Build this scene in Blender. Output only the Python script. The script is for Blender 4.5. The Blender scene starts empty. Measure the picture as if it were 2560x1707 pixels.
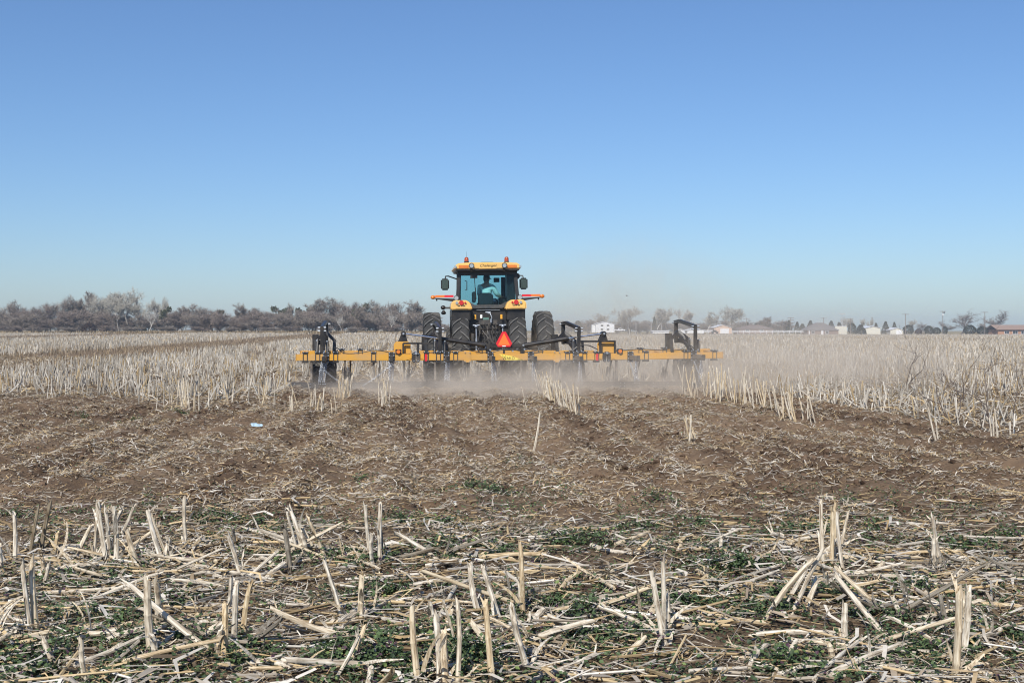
import bpy, bmesh, math, random
import numpy as np
from mathutils import Vector, Matrix, Euler

# ------------------------------------------------------------------ camera, sky, sun, exposure
sc = bpy.context.scene
FPX, CX, HY, CAMH = 3100.0, 1280.0, 822.0, 1.47
cd = bpy.data.cameras.new('camera'); cam = bpy.data.objects.new('camera', cd)
sc.collection.objects.link(cam)
cam.location = (0, 0, CAMH); cam.rotation_euler = (math.radians(90), 0, 0)
cd.sensor_width = 36.0; cd.lens = 36.0*FPX/2560.0
cd.shift_y = -(853.5-HY)/2560.0
cd.clip_start = 0.1; cd.clip_end = 5000
sc.camera = cam
SUN_EL, SUN_AZ = math.radians(42), math.radians(197)   # azimuth clockwise from +Y: behind the camera, to the left
sun_dir = Vector((math.sin(SUN_AZ)*math.cos(SUN_EL), math.cos(SUN_AZ)*math.cos(SUN_EL), math.sin(SUN_EL)))
w = bpy.data.worlds.new('World'); sc.world = w; w.use_nodes = True
nt = w.node_tree; nt.nodes.clear()
sky = nt.nodes.new('ShaderNodeTexSky'); sky.sky_type = 'NISHITA'; sky.sun_disc = False
sky.sun_elevation = SUN_EL; sky.sun_rotation = SUN_AZ
sky.altitude = 0; sky.air_density = 1.0; sky.dust_density = 0.5; sky.ozone_density = 8.0
bg = nt.nodes.new('ShaderNodeBackground'); bg.inputs['Strength'].default_value = 0.086
wo = nt.nodes.new('ShaderNodeOutputWorld')
wb = nt.nodes.new('ShaderNodeMix'); wb.data_type = 'RGBA'; wb.blend_type = 'MULTIPLY'; wb.inputs['Factor'].default_value = 1.0; wb.inputs['B'].default_value = (.965, .985, 1.035, 1)   # even white balance
nt.links.new(sky.outputs[0], wb.inputs['A']); nt.links.new(wb.outputs['Result'], bg.inputs[0]); nt.links.new(bg.outputs[0], wo.inputs[0])
sl = bpy.data.lights.new('sun', 'SUN'); so = bpy.data.objects.new('sun', sl); sc.collection.objects.link(so)
sl.energy = 4.0; sl.angle = math.radians(0.5); sl.color = (1.0, 0.955, 0.88)
so.rotation_euler = sun_dir.to_track_quat('Z', 'Y').to_euler(); so.location = (-20, -20, 40)
sc.view_settings.view_transform = 'Standard'; sc.view_settings.look = 'None'
sc.view_settings.exposure = 0.40; sc.view_settings.gamma = 1.0
cy = sc.cycles
cy.max_bounces = 6; cy.diffuse_bounces = 2; cy.glossy_bounces = 3; cy.transmission_bounces = 4
cy.transparent_max_bounces = 12; cy.volume_bounces = 1
cy.volume_step_rate = 1.0; cy.volume_max_steps = 128
cy.use_denoising = True; cy.filter_width = 1.1

RNG = np.random.default_rng(11); random.seed(5)
COL = sc.collection
YAW = math.radians(5.2); TS, TC = math.sin(YAW), math.cos(YAW)

# ------------------------------------------------------------------ helpers
def P(px, py, Y):
    return Vector(((px-CX)/FPX*Y, Y, CAMH+(HY-py)/FPX*Y))
def G(px, py):
    Y = FPX*CAMH/(py-HY)
    return ((px-CX)/FPX*Y, Y)
def tag(o, label=None, cat=None, group=None, kind=None):
    if label: o['label'] = label
    if cat: o['category'] = cat
    if group: o['group'] = group
    if kind: o['kind'] = kind
    return o
def empty(name, loc=(0,0,0), rz=0.0):
    o = bpy.data.objects.new(name, None); COL.objects.link(o)
    o.location = loc; o.rotation_euler = (0,0,rz); o.empty_display_size = .2
    return o
def link(name, me, mat=None, parent=None):
    o = bpy.data.objects.new(name, me); COL.objects.link(o)
    if mat is not None and not me.materials: me.materials.append(mat)
    if parent: o.parent = parent
    return o
def copy_tree(o, parent=None):
    c = o.copy(); COL.objects.link(c); c.parent = parent
    for ch in list(o.children): copy_tree(ch, c)
    return c

class MB:
    def __init__(s): s.v = []; s.f = []
    def add(s, vs, fs, M=None):
        b = len(s.v)
        for p in vs:
            p = Vector(p)
            s.v.append(tuple(M @ p) if M is not None else tuple(p))
        for f in fs: s.f.append(tuple(i+b for i in f))
        return s
    def box(s, c, d, rot=None):
        x, y, z = d[0]/2, d[1]/2, d[2]/2
        vs = [(-x,-y,-z),(x,-y,-z),(x,y,-z),(-x,y,-z),(-x,-y,z),(x,-y,z),(x,y,z),(-x,y,z)]
        fs = [(0,3,2,1),(4,5,6,7),(0,1,5,4),(1,2,6,5),(2,3,7,6),(3,0,4,7)]
        M = Matrix.Translation(Vector(c))
        if rot is not None: M = M @ (rot if isinstance(rot, Matrix) else Euler(rot).to_matrix().to_4x4())
        return s.add(vs, fs, M)
    def b2(s, lo, hi):
        return s.box([(a+b)/2 for a, b in zip(lo, hi)], [abs(b-a) for a, b in zip(lo, hi)])
    def cyl(s, a, b, r0, r1=None, n=10, caps=True):
        a = Vector(a); b = Vector(b); r1 = r0 if r1 is None else r1
        d = b-a; L = d.length
        if L < 1e-6: return s
        q = d.to_track_quat('Z', 'Y').to_matrix().to_4x4(); M = Matrix.Translation(a) @ q
        vs = []
        for z, r in ((0, r0), (L, r1)):
            for i in range(n):
                t = 2*math.pi*i/n; vs.append((r*math.cos(t), r*math.sin(t), z))
        fs = [(i, (i+1)%n, n+(i+1)%n, n+i) for i in range(n)]
        if caps: fs += [tuple(range(n-1, -1, -1)), tuple(range(n, 2*n))]
        return s.add(vs, fs, M)
    def beam(s, a, b, w, h, up=(0,0,1)):
        a = Vector(a); b = Vector(b); d = (b-a); L = d.length; d.normalize()
        u = Vector(up); sx = d.cross(u)
        if sx.length < 1e-4: sx = d.cross(Vector((1,0,0)))
        sx.normalize(); u = sx.cross(d)
        M = Matrix((sx, d, u)).transposed().to_4x4(); M.translation = (a+b)/2
        return s.box((0,0,0), (w, L, h), None) if False else s._mbox(M, (w, L, h))
    def _mbox(s, M, d):
        x, y, z = d[0]/2, d[1]/2, d[2]/2
        vs = [(-x,-y,-z),(x,-y,-z),(x,y,-z),(-x,y,-z),(-x,-y,z),(x,-y,z),(x,y,z),(-x,y,z)]
        return s.add(vs, [(0,3,2,1),(4,5,6,7),(0,1,5,4),(1,2,6,5),(2,3,7,6),(3,0,4,7)], M)
    def tube(s, pts, r, n=6, caps=True):
        pts = [Vector(p) for p in pts]; rs = r if isinstance(r, (list, tuple)) else [r]*len(pts)
        rings = []; ref = None
        for i, p in enumerate(pts):
            d = (pts[min(i+1, len(pts)-1)]-pts[max(i-1, 0)]).normalized()
            if ref is None:
                ref = Vector((0,0,1)) if abs(d.z) < .9 else Vector((1,0,0))
            x = d.cross(ref); x.normalize(); y = x.cross(d); ref = y
            rings.append([p+(x*math.cos(2*math.pi*k/n)+y*math.sin(2*math.pi*k/n))*rs[i] for k in range(n)])
        vs = [q for rg in rings for q in rg]; fs = []
        for i in range(len(pts)-1):
            for k in range(n):
                fs.append((i*n+k, i*n+(k+1)%n, (i+1)*n+(k+1)%n, (i+1)*n+k))
        if caps: fs += [tuple(range(n-1,-1,-1)), tuple(range((len(pts)-1)*n, len(pts)*n))]
        return s.add(vs, fs)
    def lathe(s, prof, M=None, n=32, closed=False):
        m = len(prof); vs = []
        for i in range(n):
            t = 2*math.pi*i/n
            for (r, z) in prof: vs.append((r*math.cos(t), r*math.sin(t), z))
        fs = []
        for i in range(n):
            j = (i+1)%n
            for k in range(m-1 if not closed else m):
                k2 = (k+1)%m
                fs.append((i*m+k, j*m+k, j*m+k2, i*m+k2))
        return s.add(vs, fs, M)
    def prism(s, poly, a, b, axis='y'):
        n = len(poly)
        def pt(u, v, w):
            return {'y': (u, w, v), 'x': (w, u, v), 'z': (u, v, w)}[axis]
        vs = [pt(u, v, a) for u, v in poly]+[pt(u, v, b) for u, v in poly]
        fs = [(i, (i+1)%n, n+(i+1)%n, n+i) for i in range(n)]+[tuple(range(n-1,-1,-1)), tuple(range(n, 2*n))]
        return s.add(vs, fs)
    def ell(s, c, r, n=10, m=7):
        vs = []; fs = []
        for j in range(m+1):
            ph = math.pi*j/m
            for i in range(n):
                t = 2*math.pi*i/n
                vs.append((c[0]+r[0]*math.sin(ph)*math.cos(t), c[1]+r[1]*math.sin(ph)*math.sin(t), c[2]+r[2]*math.cos(ph)))
        for j in range(m):
            for i in range(n):
                fs.append((j*n+i, (j+1)*n+i, (j+1)*n+(i+1)%n, j*n+(i+1)%n))
        return s.add(vs, fs)
    def mesh(s, name, mat, bevel=0, smooth=False, seg=2, tri=False):
        me = bpy.data.meshes.new(name)
        me.from_pydata([tuple(v) for v in s.v], [], s.f)
        bm = bmesh.new(); bm.from_mesh(me)
        bmesh.ops.remove_doubles(bm, verts=bm.verts, dist=1e-5)
        bmesh.ops.recalc_face_normals(bm, faces=bm.faces)
        if bevel:
            es = [e for e in bm.edges if e.is_manifold and e.calc_face_angle(0) > .5]
            bmesh.ops.bevel(bm, geom=es, offset=bevel, segments=seg, affect='EDGES', clamp_overlap=True)
        if smooth:
            for f in bm.faces: f.smooth = True
            for e in bm.edges:
                if e.is_manifold and e.calc_face_angle(0) > .7: e.smooth = False
        bm.to_mesh(me); bm.free()
        me.materials.append(mat)
        return me
    def build(s, name, mat, parent=None, bevel=0, smooth=False, seg=2):
        return link(name, s.mesh(name, mat, bevel, smooth, seg), None, parent)

def text_mesh(body, size, mat, name, parent, M, shear=0.0, extrude=.002):
    c = bpy.data.curves.new(name, 'FONT'); c.body = body; c.size = size; c.shear = shear
    c.align_x = 'CENTER'; c.align_y = 'CENTER'; c.extrude = extrude; c.resolution_u = 4
    o = bpy.data.objects.new(name+'_tmp', c); COL.objects.link(o)
    dg = bpy.context.evaluated_depsgraph_get()
    me = bpy.data.meshes.new_from_object(o.evaluated_get(dg))
    bpy.data.objects.remove(o)
    me.transform(M); me.materials.clear(); me.materials.append(mat)
    return link(name, me, None, parent)

# ------------------------------------------------------------------ materials
MATS = {}
def mat(name, col, rough=.6, metal=0.0, var=.12, scale=6.0, bump=0.0, bscale=None, dirt=None, dirt_amt=0.0, coat=0.0, spec=None):
    if name in MATS: return MATS[name]
    m = bpy.data.materials.new(name); m.use_nodes = True; n = m.node_tree.nodes; l = m.node_tree.links
    b = n['Principled BSDF']; b.inputs['Roughness'].default_value = rough; b.inputs['Metallic'].default_value = metal
    if spec is not None: b.inputs['Specular IOR Level'].default_value = spec
    if coat: b.inputs['Coat Weight'].default_value = coat
    tc = n.new('ShaderNodeTexCoord'); no = n.new('ShaderNodeTexNoise')
    no.inputs['Scale'].default_value = scale; no.inputs['Detail'].default_value = 5
    l.new(tc.outputs['Object'], no.inputs['Vector'])
    mx = n.new('ShaderNodeMix'); mx.data_type = 'RGBA'
    mx.inputs['A'].default_value = (*[c*(1-var) for c in col], 1); mx.inputs['B'].default_value = (*[min(1, c*(1+var)) for c in col], 1)
    l.new(no.outputs['Fac'], mx.inputs['Factor']); out = mx.outputs['Result']
    if dirt:
        n2 = n.new('ShaderNodeTexNoise'); n2.inputs['Scale'].default_value = scale*.6; n2.inputs['Detail'].default_value = 8; n2.inputs['Roughness'].default_value = .7
        l.new(tc.outputs['Object'], n2.inputs['Vector'])
        rp = n.new('ShaderNodeMapRange'); rp.inputs['From Min'].default_value = .42; rp.inputs['From Max'].default_value = .68; rp.inputs['To Max'].default_value = dirt_amt
        l.new(n2.outputs['Fac'], rp.inputs['Value'])
        m2 = n.new('ShaderNodeMix'); m2.data_type = 'RGBA'; m2.inputs['B'].default_value = (*dirt, 1)
        l.new(rp.outputs[0], m2.inputs['Factor']); l.new(out, m2.inputs['A']); out = m2.outputs['Result']
    l.new(out, b.inputs['Base Color'])
    if bump:
        n3 = n.new('ShaderNodeTexNoise'); n3.inputs['Scale'].default_value = bscale or scale*5; n3.inputs['Detail'].default_value = 6
        l.new(tc.outputs['Object'], n3.inputs['Vector'])
        bp = n.new('ShaderNodeBump'); bp.inputs['Strength'].default_value = bump; bp.inputs['Distance'].default_value = .02
        l.new(n3.outputs['Fac'], bp.inputs['Height']); l.new(bp.outputs[0], b.inputs['Normal'])
    MATS[name] = m; return m
def attr_mat(name, rough=.85, var=.25, scale=30.0, stretch=None, spec=.2):
    m = bpy.data.materials.new(name); m.use_nodes = True; n = m.node_tree.nodes; l = m.node_tree.links
    b = n['Principled BSDF']; b.inputs['Roughness'].default_value = rough; b.inputs['Specular IOR Level'].default_value = spec
    at = n.new('ShaderNodeAttribute'); at.attribute_name = 'col'
    tc = n.new('ShaderNodeTexCoord'); no = n.new('ShaderNodeTexNoise'); no.inputs['Scale'].default_value = scale; no.inputs['Detail'].default_value = 4
    l.new(tc.outputs['Object'], no.inputs['Vector'])
    mr = n.new('ShaderNodeMapRange'); mr.inputs['To Min'].default_value = 1-var; mr.inputs['To Max'].default_value = 1+var
    l.new(no.outputs['Fac'], mr.inputs['Value'])
    vm = n.new('ShaderNodeVectorMath'); vm.operation = 'SCALE'
    l.new(at.outputs['Color'], vm.inputs[0]); l.new(mr.outputs[0], vm.inputs['Scale']); l.new(vm.outputs[0], b.inputs['Base Color'])
    return m

# ------------------------------------------------------------------ noise and terrain
def _h(ix, iy, seed):
    n = (ix.astype(np.int64)*374761393 + iy.astype(np.int64)*668265263 + seed*974711) & 0x7fffffff
    n = ((n ^ (n >> 13))*1274126177) & 0x7fffffff
    n = ((n ^ (n >> 15))*2246822519) & 0x7fffffff
    return (n ^ (n >> 16)).astype(np.float64)/0x7fffffff
def vnoise(x, y, seed=0):
    x = np.asarray(x, float); y = np.asarray(y, float)
    ix = np.floor(x); iy = np.floor(y); fx = x-ix; fy = y-iy
    fx = fx*fx*(3-2*fx); fy = fy*fy*(3-2*fy)
    a = _h(ix, iy, seed); b = _h(ix+1, iy, seed); c = _h(ix, iy+1, seed); d = _h(ix+1, iy+1, seed)
    return (a*(1-fx)+b*fx)*(1-fy)+(c*(1-fx)+d*fx)*fy
def fbm(x, y, o=4, seed=0):
    s = 0; a = .5; t = 0
    for i in range(o):
        s = s+a*vnoise(np.asarray(x)*2**i+17*i, np.asarray(y)*2**i-9*i, seed+i); t += a; a *= .5
    return s/t
def sstep(a, b, x):
    t = np.clip((np.asarray(x, float)-a)/(b-a), 0, 1); return t*t*(3-2*t)
def rowc(x, y): return x+(y-31.0)*math.tan(YAW)     # coordinate across the crop rows
LX = [-60, -11.5, -8.5, -5.9, -5.4]; LY = [30, 28, 25.6, 22.3, 24.0]
def tilled(x, y):
    x = np.asarray(x, float); y = np.asarray(y, float); r = rowc(x, y)
    nz = (fbm(x*.9, y*.7, 4, 40)-.5)
    yf = np.where(r < -5.3, np.interp(x, LX, LY), np.where(r < 5.35, 31.5, 15.6+.25*np.clip(r-5.4, 0, 20)))
    yn = 10.3
    m = sstep(yn-1.1, yn+1.1, y+nz*5.0)*(1-sstep(-.8, .8, y-yf+nz*3.6))
    return m
def terrain(x, y):
    x = np.asarray(x, float); y = np.asarray(y, float)
    right = sstep(-.15, .12, x/np.maximum(y, 1.0))
    z = -1.25*sstep(80, 600, y)*right + .22*sstep(150, 340, y)*(1-right)
    z = z+.05*(fbm(x/6, y/6, 2, 3)-.5)*sstep(0, 4, y)
    return z
def dampness(x, y):     # freshly turned, still moist soil in streaks along the tool paths
    r = rowc(x, y); a = fbm(r/.42, y/7.0, 3, 21); b_ = fbm(x/.5, y/.5, 3, 23)
    return np.clip((a-.51)*4.2+(b_-.5)*1.6, 0, 1)
def height(x, y):
    z = terrain(x, y); x = np.asarray(x, float); y = np.asarray(y, float)
    near = 1-sstep(45, 70, y); t = tilled(x, y)*near
    cl = fbm(x/.32, y/.32, 4, 8)
    z = z+near*.05*(fbm(x/.8, y/.8, 3, 5)-.5)
    dp = dampness(x, y)
    z = z+t*(.09*np.abs(cl-.5)+(.032+.038*dp)*(vnoise(x/.12, y/.12, 9)-.4)+.05*(vnoise(x/.06, y/.06, 10)-.5)*dp+.045*np.sin(rowc(x, y)*2*math.pi/.76+2*fbm(x, y, 2, 2)))
    z = z+(1-t)*near*.03*(fbm(x/.18, y/.18, 2, 12)-.5)
    return z
def hz(x, y): return float(height(np.array([x]), np.array([y]))[0])

# ------------------------------------------------------------------ ground sheet
us = np.concatenate([[-9, -6, -4, -2.6, -1.8, -1.3, -1, -.8, -.65, -.56, -.5], np.linspace(-.46, .46, 330), [.5, .56, .65, .8, 1, 1.3, 1.8, 2.6, 4, 6, 9]])
ys = np.concatenate([np.linspace(-24, 3.2, 14), np.geomspace(3.6, 34, 540), np.geomspace(34.3, 1650, 90)])
UU, YY = np.meshgrid(us, ys); XX = UU*np.maximum(YY, 3.6)
XX = np.where(np.abs(UU) > .5, np.clip(XX, -2400, 2400), XX)
ZZ = height(XX, YY); ny, nx = XX.shape
vs = np.stack([XX, YY, ZZ], -1).reshape(-1, 3)
idx = np.arange(nx*ny).reshape(ny, nx)
qf = np.stack([idx[:-1,:-1], idx[:-1,1:], idx[1:,1:], idx[1:,:-1]], -1).reshape(-1, 4)
def np_mesh(name, v, f, attrs=None, col=None, smooth=False):
    me = bpy.data.meshes.new(name); k = f.shape[1]
    me.vertices.add(len(v)); me.vertices.foreach_set('co', np.ascontiguousarray(v, np.float32).ravel())
    me.loops.add(f.size); me.loops.foreach_set('vertex_index', np.ascontiguousarray(f, np.int32).ravel())
    me.polygons.add(len(f)); me.polygons.foreach_set('loop_start', np.arange(0, f.size, k, dtype=np.int32))
    me.update(calc_edges=True); me.validate()
    me.polygons.foreach_set('use_smooth', np.full(len(f), smooth))
    for an, av in (attrs or {}).items():
        a = me.attributes.new(an, 'FLOAT', 'POINT'); a.data.foreach_set('value', np.ascontiguousarray(av, np.float32).ravel())
    if col is not None:
        a = me.attributes.new('col', 'FLOAT_COLOR', 'FACE')
        a.data.foreach_set('color', np.ascontiguousarray(np.concatenate([col, np.ones((len(col),1))], 1), np.float32).ravel())
    return me
def band(x, y):      # darker, chopped rows further out
    r = rowc(x, y)+3*(fbm(x/9, y/25, 3, 60)-.5)
    b = sstep(-25.5, -23.5, r)*(1-sstep(-16.5, -14.5, r))*sstep(27, 33, y)
    b2 = sstep(-76, -72, r)*(1-sstep(-58, -54, r))
    b3 = sstep(62, 66, r)*(1-sstep(80, 86, r))*.6
    lo = np.clip((fbm(r/2.2, y/22, 3, 64)-.60)*5, 0, .75)*sstep(33, 50, y)
    return np.clip(b+.9*b2+b3+lo, 0, 1)
gm = bpy.data.materials.new('field_soil'); gm.use_nodes = True
n = gm.node_tree.nodes; l = gm.node_tree.links; b = n['Principled BSDF']
b.inputs['Roughness'].default_value = .95; b.inputs['Specular IOR Level'].default_value = .1
tc = n.new('ShaderNodeTexCoord')
def noise(sca, det=6, rough=.6):
    q = n.new('ShaderNodeTexNoise'); q.inputs['Scale'].default_value = sca; q.inputs['Detail'].default_value = det; q.inputs['Roughness'].default_value = rough
    l.new(tc.outputs['Object'], q.inputs['Vector']); return q.outputs['Fac']
def ramp(fac, stops):
    q = n.new('ShaderNodeValToRGB'); l.new(fac, q.inputs[0]); e = q.color_ramp.elements
    while len(e) < len(stops): e.new(.5)
    for k, (p, c) in enumerate(stops): e[k].position = p; e[k].color = (*c, 1)
    return q.outputs[0]
def mixc(fac, a, bb):
    q = n.new('ShaderNodeMix'); q.data_type = 'RGBA'; l.new(fac, q.inputs['Factor']); l.new(a, q.inputs['A']); l.new(bb, q.inputs['B']); return q.outputs['Result']
soil = ramp(noise(1.1, 9, .65), [(.28, (.130, .084, .051)), (.5, (.212, .143, .089)), (.72, (.290, .207, .135))])
damp = ramp(noise(2.6, 7, .7), [(.30, (.075, .049, .032)), (.6, (.125, .084, .056)), (.8, (.19, .132, .09))])
chaff = ramp(noise(26, 4, .7), [(.40, (.10, .066, .042)), (.55, (.18, .128, .082)), (.70, (.34, .27, .18))])
far = ramp(noise(.6, 8, .7), [(.3, (.13, .092, .058)), (.55, (.23, .175, .115)), (.75, (.34, .27, .19))])
grass = ramp(noise(.15, 6, .6), [(.3, (.20, .16, .08)), (.7, (.33, .26, .14))])
def attr(nm):
    q = n.new('ShaderNodeAttribute'); q.attribute_name = nm; return q.outputs['Fac']
c1 = mixc(attr('tilled'), chaff, mixc(attr('damp'), soil, damp))
c2 = mixc(attr('far'), c1, far)
c3 = mixc(attr('grass'), c2, grass)
l.new(c3, b.inputs['Base Color'])
bp = n.new('ShaderNodeBump'); bp.inputs['Strength'].default_value = .9; bp.inputs['Distance'].default_value = .03
l.new(noise(38, 6, .7), bp.inputs['Height']); l.new(bp.outputs[0], b.inputs['Normal'])
T_ = tilled(XX, YY)
edge = np.where(XX > -.15*YY, 588, 352)
gme = np_mesh('field', vs, qf, {'damp': dampness(XX, YY), 'tilled': np.clip(T_+.55*band(XX, YY), 0, 1)*.97, 'far': sstep(40, 75, YY)*(1-.65*band(XX, YY)), 'grass': sstep(-4, 8, YY-edge)}, smooth=True)
tag(link('field', gme, gm), 'ploughed and stubble covered field ground', 'field', kind='structure')
# ------------------------------------------------------------------ corn stalks: materials and shapes
def straw_mat(name, dark=0.0):
    m = bpy.data.materials.new(name); m.use_nodes = True; n = m.node_tree.nodes; l = m.node_tree.links
    b = n['Principled BSDF']; b.inputs['Roughness'].default_value = .75; b.inputs['Specular IOR Level'].default_value = .25
    tc = n.new('ShaderNodeTexCoord'); mp = n.new('ShaderNodeMapping'); mp.inputs['Scale'].default_value = (110, 110, 7)
    oi = n.new('ShaderNodeObjectInfo')
    va = n.new('ShaderNodeVectorMath'); va.operation = 'ADD'
    l.new(tc.outputs['Object'], mp.inputs['Vector']); l.new(mp.outputs[0], va.inputs[0])
    cx = n.new('ShaderNodeVectorMath'); cx.operation = 'SCALE'; cx.inputs[0].default_value = (31, 17, 53); l.new(oi.outputs['Random'], cx.inputs['Scale'])
    l.new(cx.outputs[0], va.inputs[1])
    no = n.new('ShaderNodeTexNoise'); no.inputs['Scale'].default_value = 1.0; no.inputs['Detail'].default_value = 5; no.inputs['Roughness'].default_value = .65
    l.new(va.outputs[0], no.inputs['Vector'])
    def rp(stops):
        q = n.new('ShaderNodeValToRGB'); e = q.color_ramp.elements
        while len(e) < len(stops): e.new(.5)
        for k, (p, c) in enumerate(stops): e[k].position = p; e[k].color = (*[x*(1-dark) for x in c], 1)
        l.new(no.outputs['Fac'], q.inputs[0]); return q.outputs[0]
    ca = rp([(.30, (.14, .10, .065)), (.43, (.40, .335, .25)), (.54, (.60, .535, .43)), (.68, (.77, .72, .62))])
    cb = rp([(.30, (.15, .09, .04)), (.44, (.42, .29, .14)), (.58, (.60, .46, .25)), (.74, (.68, .58, .41))])
    mr = n.new('ShaderNodeMapRange'); mr.inputs['From Min'].default_value = .5; mr.inputs['From Max'].default_value = 1.15
    l.new(oi.outputs['Random'], mr.inputs['Value'])
    mx = n.new('ShaderNodeMix'); mx.data_type = 'RGBA'
    l.new(mr.outputs[0], mx.inputs['Factor']); l.new(ca, mx.inputs['A']); l.new(cb, mx.inputs['B'])
    l.new(mx.outputs['Result'], b.inputs['Base Color'])
    bp = n.new('ShaderNodeBump'); bp.inputs['Strength'].default_value = .5; bp.inputs['Distance'].default_value = .004
    l.new(no.outputs['Fac'], bp.inputs['Height']); l.new(bp.outputs[0], b.inputs['Normal'])
    return m
M_STRAW = straw_mat('dry_corn_stalk'); M_STRAWD = straw_mat('weathered_brown_stalk', .62)

def strip(mb, p, d, L, wd, curl, seg=4, twist=0.0):
    p = Vector(p); d = Vector(d).normalized(); side = d.cross(Vector((random.uniform(-.3,.3), random.uniform(-.3,.3), 1)))
    if side.length < .1: side = Vector((1,0,0))
    side.normalize(); vs = []
    for i in range(seg+1):
        t = i/seg; ww = wd*(1-.75*t**2)*(.7+.6*min(t*3, 1)*.5)
        s2 = side*math.cos(twist*t)+d.cross(side)*math.sin(twist*t)
        vs += [p-s2*ww/2, p+s2*ww/2]
        d = (d+Vector(curl)/seg).normalized(); p = p+d*L/seg
    mb.add(vs, [(2*i, 2*i+1, 2*i+3, 2*i+2) for i in range(seg)])
def stalk_mesh(name, L, r, seed, lying=False, m=M_STRAW, leaves=2, sides=8):
    random.seed(seed); mb = MB(); k = 9; vs = []; bx = random.uniform(-.045, .045); by = random.uniform(-.05, .05)
    nodes = [random.uniform(.12, .25), random.uniform(.45, .6), random.uniform(.75, .9)]
    zz = sorted([0, .06, 1.0]+[q for nd in nodes for q in (nd-.018, nd, nd+.018)])
    ov = random.uniform(.72, 1)
    ph = random.uniform(0, 6)
    for i, t in enumerate(zz):
        rr = r*(1.12-.22*t)*(1.16 if t in nodes else 1)
        for j in range(sides):
            a = 2*math.pi*j/sides+ph
            z = t*L
            if i == len(zz)-1: z += L*(.05*math.cos(a-ph)*random.uniform(.3, 1.6))+random.uniform(-.03, .03)
            vs.append((rr*math.cos(a)+bx*L*4*t*(1-t)*.5, rr*ov*math.sin(a)+by*L*2*t*(1-t), z))
    fs = []
    for i in range(len(zz)-1):
        for j in range(sides):
            fs.append((i*sides+j, i*sides+(j+1)%sides, (i+1)*sides+(j+1)%sides, (i+1)*sides+j))
    top = (len(zz)-1)*sides
    vs.append((0, 0, L*.93)); fs += [(top+j, top+(j+1)%sides, len(vs)-1) for j in range(sides)]
    fs.append(tuple(range(sides-1, -1, -1)))
    mb.add(vs, fs)
    for q in range(2 if leaves > 1 else 1):    # frayed shards at the cut
        a = random.uniform(0, 6.28); o = Vector((math.cos(a), math.sin(a), 0))
        strip(mb, o*r*.8+Vector((0, 0, L*.93)), o*random.uniform(.1, .5)+Vector((0,0,1)), random.uniform(.03, .09), r*.9, o*random.uniform(0, .8), 2)
    for q in range(leaves*2 if leaves > 2 else 0):   # husk tuft round the foot
        a = random.uniform(0, 6.28); o = Vector((math.cos(a), math.sin(a), 0))
        strip(mb, o*r*1.1+Vector((0, 0, .02+.05*random.random())), o*random.uniform(.5, 1.2)+Vector((0,0,random.uniform(.4, 1.4))), random.uniform(.09, .24), random.uniform(.010, .026), (o.x*.8, o.y*.8, random.uniform(-2.4, -.6)), 5, random.uniform(-2.5, 2.5))
    for q in range(leaves):
        a = random.uniform(0, 6.28); nd = random.choice(nodes[:2]+[0.03])
        o = Vector((math.cos(a), math.sin(a), 0))
        if random.random() < .5:    # sheath hugging the stalk, tip peeling away
            strip(mb, o*r*1.25+Vector((0,0,nd*L)), o*.18+Vector((0,0,1)), random.uniform(.10, .22), r*1.7, o*random.uniform(.1, .9), 4, .3)
        else:                        # dead leaf hanging down
            strip(mb, o*r+Vector((0,0,max(nd, .2)*L)), o*.8+Vector((0,0,.3)), random.uniform(.12, .26), r*1.3, (o.x*.2, o.y*.2, -1.8), 5, random.uniform(-2, 2))
    me = mb.mesh(name, m, smooth=True)
    return me
STAND = [stalk_mesh('corn_stalk', .5, .0125, 100+i, leaves=3) for i in range(9)]
STANDD = [stalk_mesh('corn_stalk', .5, .012, 140+i, leaves=3, m=M_STRAWD) for i in range(3)]
LIE = [stalk_mesh('lying_corn_stalk', .6, .0115, 200+i, leaves=2) for i in range(8)]
LEAN = [stalk_mesh('corn_stalk', .6, .0115, 240+i, leaves=2) for i in range(4)]
MIDST = [stalk_mesh('corn_stalk', .5, .0125, 300+i, leaves=1, sides=6) for i in range(6)]
LEN = {}
for lst, L in ((STAND, .5), (STANDD, .5), (LIE, .6), (LEAN, .6), (MIDST, .5)):
    for m_ in lst: LEN[m_.name] = L

n_stand = 0
def place_stalk(name, me, a, bpt, label, group, thick=1.0):
    a = Vector(a); bpt = Vector(bpt); d = bpt-a; L = d.length
    o = link(name, me)
    q = d.to_track_quat('Z', 'Y').to_matrix() @ Matrix.Rotation(random.uniform(0, 6.28), 3, 'Z')
    o.rotation_euler = q.to_euler(); o.location = a; s = L/LEN[me.name]
    o.scale = (thick, thick, s)
    tag(o, label, 'corn stalk', group)
    return o
GS = 'cut corn stalks standing in the foreground'; GLN = 'corn stalks lying across the foreground'
def stand_label(L, lean, kind, pre):
    h = 'tall' if L > .46 else ('knee-high' if L > .3 else 'short broken')
    t = 'upright' if abs(lean) < .16 else ('tilted' if abs(lean) < .5 else 'steeply leaning')
    c = 'dark brown' if kind == 'd' else 'pale'
    return f'{h} {t} {c} cut corn stalk {pre}'
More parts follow.
